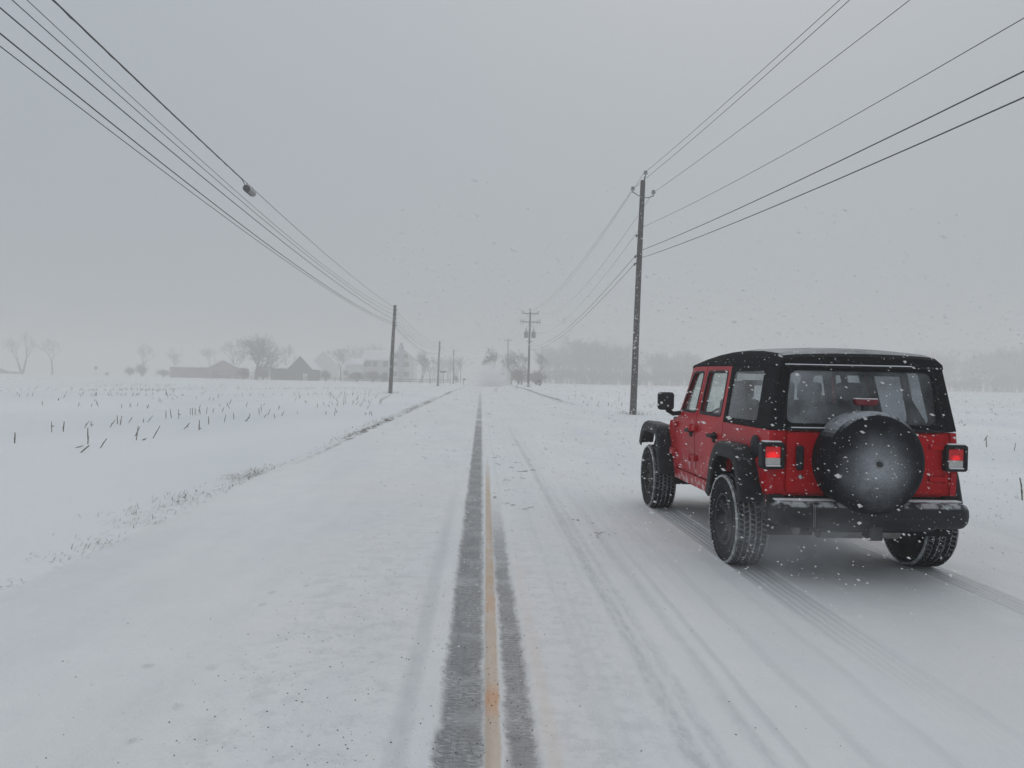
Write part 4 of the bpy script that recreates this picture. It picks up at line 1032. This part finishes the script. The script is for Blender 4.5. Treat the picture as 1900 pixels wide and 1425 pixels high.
# hood, grille, front fenders
mb = MB()
hs = [(2.27, .66, 1.165), (2.6, .62, 1.165), (3.0, .57, 1.15), (3.4, .52, 1.11), (3.52, .50, 1.06)]
for (y, wd, z) in hs: mb.v += [(-wd, y, .80), (-wd, y, z-.04), (-wd+.05, y, z-.005), (-.2, y, z+.015), (.2, y, z+.015), (wd-.05, y, z-.005), (wd, y, z-.04), (wd, y, .80)]
for i in range(len(hs)-1):
    for k in range(7): a = i*8; mb.f.append((a+k, a+k+1, a+9+k, a+8+k))
mb.f += [(0, 1, 2, 3, 4, 5, 6, 7), (39, 38, 37, 36, 35, 34, 33, 32)]
hood = mb.obj('hood', M_redside, car, smooth=35)
MB().box((-.60, 2.40, 1.185), (.10, .05, .05)).obj('washer_cowl', M_plast, hood, bevel=.01)
gr = MB().box((0, 3.55, .86), (1.06, .06, .44)).obj('grille', M_redside, car, bevel=.03)
for i in range(7): MB().box(((i-3)*.085, 3.585, .88), (.045, .02, .26)).obj('slot', M_seam, gr, bevel=.01)
for s in (-1, 1):
    hl = MB().lathe([(0, .10), (.03, .11), (.04, .09)], (s*.42, 3.56, .92), 'Y', 20).obj('headlight', M_chrome, car, smooth=40)
    MB().lathe([(.04, .088), (.05, .05)], (s*.42, 3.56, .92), 'Y', 20).obj('lens', M_lensw, hl, smooth=60)
MB().box((0, 3.68, .60), (1.60, .16, .20)).obj('front_bumper', M_plast2, car, bevel=.04, seg=3)

# wheel arch flares: an outline swept round the arch with a lip
def flare(cy0, pts, s, name='fender_flare'):
    P = [Vector(p) for p in pts]; mb = MB(); sec = [(.755, .0), (.90, .012), (.935, -.004), (.945, -.035), (.943, -.115), (.925, -.125), (.915, -.06), (.755, -.045)]
    n = len(P); c = Vector((0, .40))
    for i, p in enumerate(P):
        d = (P[min(i+1, n-1)]-P[max(i-1, 0)]).normalized(); nn = Vector((-d.y, d.x))
        if nn.dot(p-c) < 0: nn = -nn
        for (x, o_) in sec: mb.v.append((s*x, cy0+p.x+nn.x*o_, p.y+nn.y*o_))
    m_ = len(sec)
    for i in range(n-1):
        for k in range(m_): k2 = (k+1) % m_; a = i*m_; mb.f.append((a+k, a+k2, a+m_+k2, a+m_+k))
    mb.f.append(tuple(range(m_))); mb.f.append(tuple((n-1)*m_+k for k in range(m_))[::-1])
    return mb.obj(name, M_plast, car, smooth=50)
def rnd_poly(pts, r=.10, k=4):
    out = [Vector(pts[0])]
    for i in range(1, len(pts)-1):
        p0, p, p1 = Vector(pts[i-1]), Vector(pts[i]), Vector(pts[i+1]); a = p+(p0-p).normalized()*r; b_ = p+(p1-p).normalized()*r
        for j in range(k+1): t = j/k; out.append(a*(1-t)**2+p*2*t*(1-t)+b_*t*t)
    out.append(Vector(pts[-1])); return out
for s in (-1, 1):
    flare(0, rnd_poly([(.58, .56), (.46, .90), (.30, 1.055), (-.20, 1.055), (-.38, .90), (-.46, .62)]), s)
    flare(3.008, rnd_poly([(-.62, .50), (-.50, .90), (-.40, 1.06), (.28, 1.08), (.50, .98), (.60, .80)]), s)
    # dark liners inside the arches
    for cy0 in (0, 3.008):
        mb = MB(); A_ = [(cy0+.56*math.cos(R(a)), .42+.56*math.sin(R(a))) for a in range(-5, 186, 19)]
        for (yy, zz) in A_: mb.v += [(s*.40, yy, zz), (s*.765, yy, zz), (s*.765, cy0+(yy-cy0)*1.05, .42+(zz-.42)*1.05), (s*.40, cy0+(yy-cy0)*1.05, .42+(zz-.42)*1.05)]
        for i in range(len(A_)-1):
            for k in range(4): k2 = (k+1) % 4; a = i*4; mb.f.append((a+k, a+k2, a+4+k2, a+4+k))
        mb.box((s*.40, cy0, .70), (.02, 1.1, .55))
        mb.obj('wheel_arch_liner', M_under, car)

# wheels
M_shoulder = pbr('frosted_shoulder', (.36, .37, .38), .85, var=.55, vs=16., bs=.5, bscale=90, speck=1.5)
def make_wheel():
    wt = .245; RO = .392; RI = .225
    prof = [(-wt*.40, RI), (-wt*.50, RI+.015), (-wt*.545, RI+.07), (-wt*.54, RO-.05), (-wt*.49, RO-.022), (-wt*.44, RO-.012), (wt*.44, RO-.012), (wt*.49, RO-.022), (wt*.54, RO-.05), (wt*.545, RI+.07), (wt*.50, RI+.015), (wt*.40, RI)]
    mb = MB()
    n = 60; base = 0
    for (a, r) in prof:
        for k in range(n): t = 2*math.pi*k/n; mb.v.append((a, r*math.cos(t), r*math.sin(t)))
    for i in range(len(prof)-1):
        for k in range(n): k2 = (k+1) % n; o_ = i*n; mb.f.append((o_+k, o_+k2, o_+n+k2, o_+n+k))
    tyre = mb.obj('tyre', M_tyre, car, smooth=50)
    # tread: five rows of blocks, and shoulder lugs that run down the side wall
    mb = MB(); nb = 58
    for row, (xc, bw) in enumerate(((-.098, .036), (-.050, .034), (0, .034), (.050, .034), (.098, .036))):
        for k in range(nb):
            t0 = 2*math.pi*(k+.5*(row % 2))/nb; ln = 2*math.pi*RO/nb*.40; sk = .006*(-1)**row
            for (zi, r) in ((0, RO-.016), (1, RO+.006)): pass
            vs = []
            for r, f in ((RO-.018, 1.), (RO+.006, .88)):
                for a, b_ in ((-1, -1), (1, -1), (1, 1), (-1, 1)):
                    tt = t0+b_*ln*f/RO+sk*a/RO; vs.append((xc+a*bw/2*f, r*math.cos(tt), r*math.sin(tt)))
            mb.add(vs, [(3, 2, 1, 0), (4, 5, 6, 7), (0, 1, 5, 4), (1, 2, 6, 5), (2, 3, 7, 6), (3, 0, 4, 7)])
    for sgn in (-1, 1):
        for k in range(nb):
            t0 = 2*math.pi*(k+.25)/nb; ln = 2*math.pi*RO/nb*.33; vs = []
            for (x, r) in ((.108, RO-.010), (.1375, RO-.018), (.1375, RO-.045), (.125, RO-.052)):
                for b_ in (-1, 1): tt = t0+b_*ln/RO; vs.append((sgn*x, r*math.cos(tt), r*math.sin(tt)))
            mb.add(vs, [(0, 1, 3, 2), (2, 3, 5, 4), (4, 5, 7, 6), (0, 2, 4, 6), (1, 7, 5, 3)])
    tr = mb.obj('tread', pbr('snow_packed_tread', (.016, .017, .019), .85, var=.3, vs=14., speck=1.6, spec=.15), tyre); tr['kind'] = 'stuff'
    # packed snow between the blocks
    sn = MB().lathe([(-.118, RO-.0125), (-.118, RO-.006), (.118, RO-.006), (.118, RO-.0125)], (0, 0, 0), 'X', 60, cap=False).obj('packed_snow', pbr('tread_snow', (.30, .31, .325), .85, var=.6, vs=18., bs=.4, bscale=90), tyre, smooth=60)
    for sgn in (-1, 1):
        pr = [(sgn*.1285, RO-.030), (sgn*.1400, RO-.026), (sgn*.1400, RO-.012), (sgn*.128, RO-.006), (sgn*.1235, RO-.012)]
        MB().lathe(pr, (0, 0, 0), 'X', 60, cap=False).obj('snow_rim', M_shoulder, tyre, smooth=60)
    # rim: barrel, dished face with spokes, cap, nuts (outer side is -x)
    rim = MB().lathe([(.10, .20), (.095, .226), (-.115, .228), (-.128, .226), (-.128, .212), (-.09, .198), (-.055, .19), (-.05, .06), (-.06, .0)], (0, 0, 0), 'X', 40).obj('rim', M_rim, car, smooth=35)
    mb = MB()
    for k in range(7):
        a = 2*math.pi*k/7; m_ = Matrix.Rotation(a, 3, 'X')
        q = [(-.075, -.030, .05), (-.075, .030, .05), (-.105, .040, .205), (-.105, -.040, .205), (-.052, -.045, .05), (-.052, .045, .05), (-.058, .060, .205), (-.058, -.060, .205)]
        mb.add([m_ @ Vector(v) for v in q], [(0, 1, 2, 3), (7, 6, 5, 4), (0, 4, 5, 1), (1, 5, 6, 2), (2, 6, 7, 3), (3, 7, 4, 0)])
    mb.obj('spokes', M_rim, rim, bevel=.006)
    MB().lathe([(-.05, .07), (-.082, .068), (-.095, .045), (-.10, .0)], (0, 0, 0), 'X', 20).obj('hub_cap', M_rim, rim, smooth=35)
    mb = MB()
    for k in range(5):
        a = 2*math.pi*(k+.5)/5; mb.lathe([(-.05, .011), (-.085, .011), (-.09, .007)], (0, .056*math.cos(a)*1.02, .056*math.sin(a)*1.02), 'X', 6)
    mb.obj('lug_nuts', M_dark, rim)
    return tyre, rim
ty, rm = make_wheel()
first = True
for (s, yy) in ((-1, 0), (1, 0), (-1, 3.008), (1, 3.008)):
    wh = empty('wheel', (0, 0, 0)); wh.parent = car; wh.location = (s*.815, yy, .392)
    if s > 0: wh.rotation_euler = (0, 0, math.pi)
    if first: ty.parent = wh; rm.parent = wh; first = False; wheel0 = wh
    else:
        for ch in (ty, rm): copy_tree(ch, wh)

# spare wheel under its cover
sp = empty('spare_wheel', (0, 0, 0)); sp.parent = car; sp.location = (-.03, -.655, .985)
def cover_mat():
    m, nt, b_ = new_mat('spare_cover_vinyl'); v, x, y, z = coords(nt)
    r = (x.pow(2.)+z.pow(2.)).pow(.5); n = noise(nt, v, 6., 5., .6); n2 = noise(nt, v, 120., 3.); n3 = noise(nt, v, 55., 3.)
    # powder snow blown against the cover, thickest round the hub and below it
    f = ((x.pow(2.)+(z+.04).pow(2.)).pow(.5)+(n-.5)*.20).step(.36, -.06) * (n2.step(.25, .75)*.40+.60) * .80
    g = nt.nodes.new('ShaderNodeNewGeometry'); s2 = nt.nodes.new('ShaderNodeSeparateXYZ'); nt.links.new(g.outputs['True Normal'], s2.inputs[0])
    top = X(nt, s2.outputs[2]).step(.45, .78) * noise(nt, v, 20., 4.).step(.25, .5)*.62
    f = f.max(top).max(n3.step(.67, .73)*.7)
    setin(nt, b_, 'Base Color', mixc(nt, f, (.007, .009, .013), (.58, .61, .65))); setin(nt, b_, 'Roughness', .62+f*.3); b_.inputs['Specular IOR Level'].default_value = .14
    bump(nt, b_, noise(nt, v, 260., 3.), .15, .002); return m
cv = MB().lathe([(.10, .30), (.10, .385), (.07, .400), (-.14, .405), (-.195, .398), (-.222, .375), (-.232, .345), (-.236, .30), (-.250, .15), (-.255, .05), (-.255, .04), (-.248, .038), (-.246, .0)], (0, 0, 0), 'Y', 72).obj('wheel_cover', cover_mat(), sp, smooth=45)
MB().lathe([(-.249, .050), (-.256, .047), (-.258, .040), (-.254, .034)], (0, 0, 0), 'Y', 24).obj('hub_ring', cv.data.materials[0], cv, smooth=40)
MB().lathe([(-.24, .020), (-.275, .020), (-.280, .014), (-.280, .0)], (0, 0, 0), 'Y', 16).obj('camera_knob', M_dark, cv, smooth=40)
MB().box((0, .06, -.02), (.26, .14, .40)).obj('carrier', M_under, sp, bevel=.02)
bl_ = MB().box((.0, -.02, .44), (.05, .03, .14)).obj('stalk', M_dark, sp)
M_brake = pbr('dull_red_lens', (.16, .006, .014), .3, var=.2, vs=20., speck=.6)
o = MB().add([(-.085, -.065, .445), (.075, -.065, .445), (.092, -.065, .495), (-.102, -.065, .495), (-.085, .0, .445), (.075, .0, .445), (.092, .0, .495), (-.102, .0, .495)], [(0, 1, 2, 3), (7, 6, 5, 4), (0, 4, 5, 1), (1, 5, 6, 2), (2, 6, 7, 3), (3, 7, 4, 0)]).obj('high_brake_light', M_brake, sp, bevel=.008)
MB().box((-.005, -.03, .499), (.18, .055, .008)).obj('snow_cap', M_lump, o, bevel=.003)

# tail lamps
m_, nt, b_ = new_mat('lit_red_lens'); v, x, y, z = coords(nt)
setin(nt, b_, 'Base Color', (.40, .004, .008)); b_.inputs['Roughness'].default_value = .25
b_.inputs['Emission Color'].default_value = (1., .012, .016, 1)
hot = ((x*18.).pow(2.)+((z)*26.).pow(2.)).step(1.4, 0.)*.75+.22
setin(nt, b_, 'Emission Strength', hot * .7 * (noise(nt, v, 60., 2.).step(.2, .7)*.3+.75)); M_lit = m_
M_lit2 = M_lit.copy(); M_lit2.name = 'dimmer_red_lens'
for n_ in M_lit2.node_tree.nodes:
    if n_.type == 'MAP_RANGE' and abs(n_.inputs[1].default_value-1.4) < 1e-3: n_.inputs[1].default_value = .7; n_.inputs[4].default_value = .85
M_lit2.node_tree.nodes['Principled BSDF'].inputs['Base Color'].default_value = (.22, .004, .010, 1)
for s in (-1, 1):
    tl = empty('tail_light', (0, 0, 0)); tl.parent = car; tl.location = (s*.752-.01, YR-.012, 1.015)
    hw, hh = .094, .108
    fo = rloop([(-hw, -hh), (-hw, hh), (hw, hh), (hw, -hh)], .028); fi = rloop([(-hw+.030, -hh+.030), (-hw+.030, hh-.034), (hw-.030, hh-.034), (hw-.030, -hh+.030)], .012)
    flat_slab('lamp_frame', fo, [fi], lambda x, z: -.055, .10, M_plast, tl, bev=.010)
    MB().box((0, .015, 0), (.15, .06, .17)).obj('housing', M_seam, tl)
    o = MB().box((0, -.025, .028), (hw*2-.062, .03, .088))  .obj('red_lens', M_lit if s < 0 else M_lit2, tl, bevel=.004)
    MB().box((0, -.024, -.046), (hw*2-.062, .03, .058)).obj('reverse_lens', M_lensw, tl, bevel=.004)
    MB().box((0, -.042, -.081), (hw*2-.066, .026, .012)).obj('snow_ledge', M_lump, tl, bevel=.004)
    MB().box((0, -.005, hh+.004), (hw*2-.05, .085, .010)).obj('snow_cap', M_lump, tl, bevel=.004)

# rear bumper, hitch, exhaust, underbody
mb = MB()
secb = [(-.10, -.06), (-.115, .0), (-.105, .065), (-.07, .10), (.06, .105), (.08, -.10), (-.06, -.10)]
us = [-1, -.995, -.98, -.955, -.92, -.87, -.62, -.60, -.3, 0, .3, .60, .62, .87, .92, .955, .98, .995, 1]
for u in us:
    x = .80*u; e_ = max(0, abs(u)-.87)/.13; sc_ = math.sqrt(max(.0, 1-e_**2.4))*.85+.15 if e_ < 1 else .30
    yb = -.725+.03*e_
    for (a, b2) in secb: mb.v.append((x, yb+a*sc_, .565+b2*sc_-(.02 if abs(u) < .61 and b2 < 0 else 0)))
m2_ = len(secb); ns = len(us)-1
for i in range(ns):
    for k in range(m2_): k2 = (k+1) % m2_; a = i*m2_; mb.f.append((a+k, a+k2, a+m2_+k2, a+m2_+k))
mb.f.append(tuple(range(m2_))[::-1]); mb.f.append(tuple(ns*m2_+k for k in range(m2_)))
bp = mb.obj('rear_bumper', M_plast2, car, smooth=45, bevel=.012, seg=3)
MB().box((-.41, -.690, .672), (.70, .075, .012)).obj('snow_ledge', M_lump, bp, bevel=.005)
MB().box((.50, -.690, .672), (.50, .075, .012)).obj('snow_ledge', M_lump, bp, bevel=.005)
for xx in (-.505, -.493): MB().box((xx, -.842, .565), (.004, .006, .17)).obj('trim_strip', M_muff, bp)
MB().box((-.40, -.838, .575), (.15, .012, .10)).obj('plate_bracket', M_seam, bp, bevel=.005)
for s in (-1, 1): MB().box((s*.72, -.60, .60), (.12, .10, .20)).obj('bumper_bracket', M_under, bp, bevel=.01)
ht = MB().box((.0, -.76, .43), (.085, .16, .085)).box((0, -.82, .43), (.105, .03, .105)).obj('hitch_receiver', M_dark, car, bevel=.006)
MB().box((0, -.60, .44), (.9, .07, .07)).obj('hitch_crossbar', M_under, car)
mf = MB().lathe([(-.34, .05), (-.33, .085), (.33, .085), (.34, .05)], (-.0, -.52, .42), 'X', 20).obj('muffler', M_muff, car, smooth=40)
MB().tube([(-.32, -.52, .42), (-.50, -.55, .43), (-.58, -.66, .43), (-.60, -.74, .43)], .03, 10).obj('tailpipe', M_muff, mf, smooth=40)
ax = MB().tube([(-.72, 0, .39), (.72, 0, .39)], .045, 10).lathe([(-.15, .05), (-.10, .13), (.10, .13), (.15, .05)], (0, -.02, .38), 'Y', 16).obj('rear_axle', M_under, car, smooth=40)
MB().tube([(-.72, 3.008, .39), (.72, 3.008, .39)], .045, 10).lathe([(-.12, .05), (-.08, .12), (.08, .12), (.12, .05)], (-.25, 3.0, .38), 'Y', 16).obj('front_axle', M_under, car, smooth=40)
for s in (-1, 1):
    MB().box((s*.42, 1.5, .50), (.09, 4.1, .11)).obj('frame_rail', M_under, car)
    MB().tube([(s*.50, -.08, .36), (s*.44, -.22, .80)], .032, 10).obj('shock_absorber', M_dark, car, smooth=40)
    MB().box((s*.70, -.50, .60), (.17, .04, .26), rx=.25).obj('mud_flap', pbr('slush_caked_flap', (.03, .03, .03), .85, var=.3, vs=9., speck=2.5), car, bevel=.02)
MB().box((0, 1.4, .44), (.5, 1.2, .10)).box((0, .9, .48), (.34, .9, .14)).box((-.2, -.30, .50), (.5, .45, .18)).obj('fuel_tank', M_under, car, bevel=.02)
# fuel door
fdr = MB().lathe([(0, .098), (-.012, .096), (-.018, .08), (-.018, .0)], (0, 0, 0), 'X', 22).obj('fuel_door', M_plast, car, smooth=40); fdr.location = (-.787, -.33, 1.06)
# mirrors
for s in (-1, 1):
    mr = empty('mirror', (s*.955, 2.10, 1.37)); mr.parent = car
    MB().box((0, .01, 0), (.185, .10, .205)).obj('mirror_shell', M_plast, mr, bevel=.035, seg=4)
    MB().box((0, -.045, 0), (.15, .006, .165)).obj('mirror_glass', pbr('mirror_face', (.03, .032, .036), .12, var=.1), mr, bevel=.002)
    MB().tube([(-s*.02, .03, -.10), (-s*.10, .05, -.145), (-s*.19, .06, -.135)], .026, 8).obj('mirror_arm', M_plast, mr, smooth=40)
# antenna-side corner piece of the cowl seen past the door
MB().box((-.70, 2.58, 1.10), (.05, .16, .08), rx=.5).obj('hood_latch', M_plast, car, bevel=.01)

# inside: seats, roll bar, dashboard, wheel
def seat(x, y, name='seat'):
    e = empty(name, (x, y, .72)); e.parent = car
    MB().box((0, .05, .08), (.50, .52, .16)).obj('cushion', M_int, e, bevel=.04, seg=3)
    MB().box((0, -.20, .42), (.48, .13, .58), rx=.16, taper=.86).obj('backrest', M_int, e, bevel=.045, seg=3)
    MB().box((0, -.29, .80), (.25, .10, .19), rx=.1).obj('headrest', M_int, e, bevel=.04, seg=3)
    MB().tube([(-.06, -.27, .66), (-.06, -.285, .76)], .008, 6).tube([(.06, -.27, .66), (.06, -.285, .76)], .008, 6).obj('headrest_post', M_dark, e)
for x in (-.36, .36): seat(x, 1.55)
for x in (-.35, .30): seat(x, .55, 'rear_seat')
rb = MB()
for y in (.95, -.15):
    rb.tube([(-.66, y, .75), (-.645, y, 1.35), (-.57, y, 1.70), (-.46, y, 1.74), (.46, y, 1.74), (.57, y, 1.70), (.645, y, 1.35), (.66, y, .75)], .034, 8)
for s in (-1, 1): rb.tube([(s*.57, -.15, 1.70), (s*.57, .95, 1.72), (s*.56, 1.95, 1.73)], .03, 8).tube([(s*.60, -.15, 1.50), (s*.66, -.50, 1.1)], .03, 8)
rb.obj('roll_bar', M_int, car, smooth=50)
db = MB().box((0, 2.08, 1.08), (1.40, .30, .26)).obj('dashboard', M_int, car, bevel=.05, seg=3)
stw = MB()
ring = [(-.36+.18*math.cos(R(a)), 1.88-.06*math.sin(R(a)), 1.14+.17*math.sin(R(a))) for a in range(0, 361, 20)]
stw.tube(ring, .016, 6, cap=False).box((-.36, 1.89, 1.14), (.30, .03, .05)).obj('steering_wheel', M_int, car, smooth=50)
MB().box((0, 1.96, 1.60), (.24, .03, .06)).obj('inside_mirror', M_int, car, bevel=.01)

# ------------------------------------------------------------------ exhaust steam, blown snow behind the distant traffic
ex = MB().lathe([(-1, .02), (-.8, .6), (-.4, .92), (0, 1.), (.4, .92), (.8, .6), (1, .02)], (0, 0, 0), 'Z', 20).obj('exhaust_steam', vol_mat('exhaust_vapour', (.80, .82, .85), .8, 1.6))
ex.location = (2.50, 5.98, .40); ex.scale = (.75, .85, .42); tag(ex, 'thin grey exhaust vapour drifting below the rear bumper', None, None, 'stuff')
pl = MB().lathe([(-1, .02), (-.8, .6), (-.4, .92), (0, 1.), (.4, .92), (.8, .6), (1, .02)], (0, 0, 0), 'Z', 20).obj('blown_snow_cloud', vol_mat('blown_snow', (.98, .985, 1.), .5, 1.3))
g = at(914, 692, 165); pl.location = (g.x, 165, 1.6); pl.scale = (4.6, 16, 4.4); tag(pl, 'cloud of blown snow over the far end of the road', None, None, 'stuff')

# ------------------------------------------------------------------ falling snow: real flakes in the air round the car
rng = np.random.default_rng(4); N = 14000
P = np.stack([rng.uniform(-.6, 8., N), rng.uniform(3.3, 12., N), rng.uniform(.03, 2.5, N)], 1)
inside = (np.abs(P[:, 0]-CARX) < 1.) & (P[:, 1] > CARY-.95) & (P[:, 1] < CARY+3.9) & (P[:, 2] < 1.95)
P = P[~inside]; N = len(P)
s_ = rng.gamma(4., .00070, N)[:, None]+.0012
s_[rng.random(N) < .05] *= 1.8
wind = np.array([.86, .1, -.42]); wind /= np.linalg.norm(wind)
base = np.array([(1, 0, 0), (-1, 0, 0), (0, 1, 0), (0, -1, 0), (0, 0, 1), (0, 0, -1)], float)
V = np.zeros((N, 6, 3))
for k in range(6):
    j = rng.uniform(.6, 1.25, (N, 1)); V[:, k] = P + base[k]*s_*j + rng.normal(0, .18, (N, 3))*s_
t_ = rng.uniform(.2, 1.5, (N, 1))*s_
V[:, 0] += wind*t_; V[:, 1] -= wind*t_
Fb = np.array([(0, 2, 1, 3), (0, 4, 1, 5), (2, 4, 3, 5)])      # three crossing ice plates a flake
Fc = (Fb[None]+(np.arange(N)*6)[:, None, None]).reshape(-1, 4)
o = link('falling_snow', fast_mesh('falling_snow', V.reshape(-1, 3), Fc), M_flake); tag(o, 'falling snowflakes in the air round the red car', None, None, 'stuff')
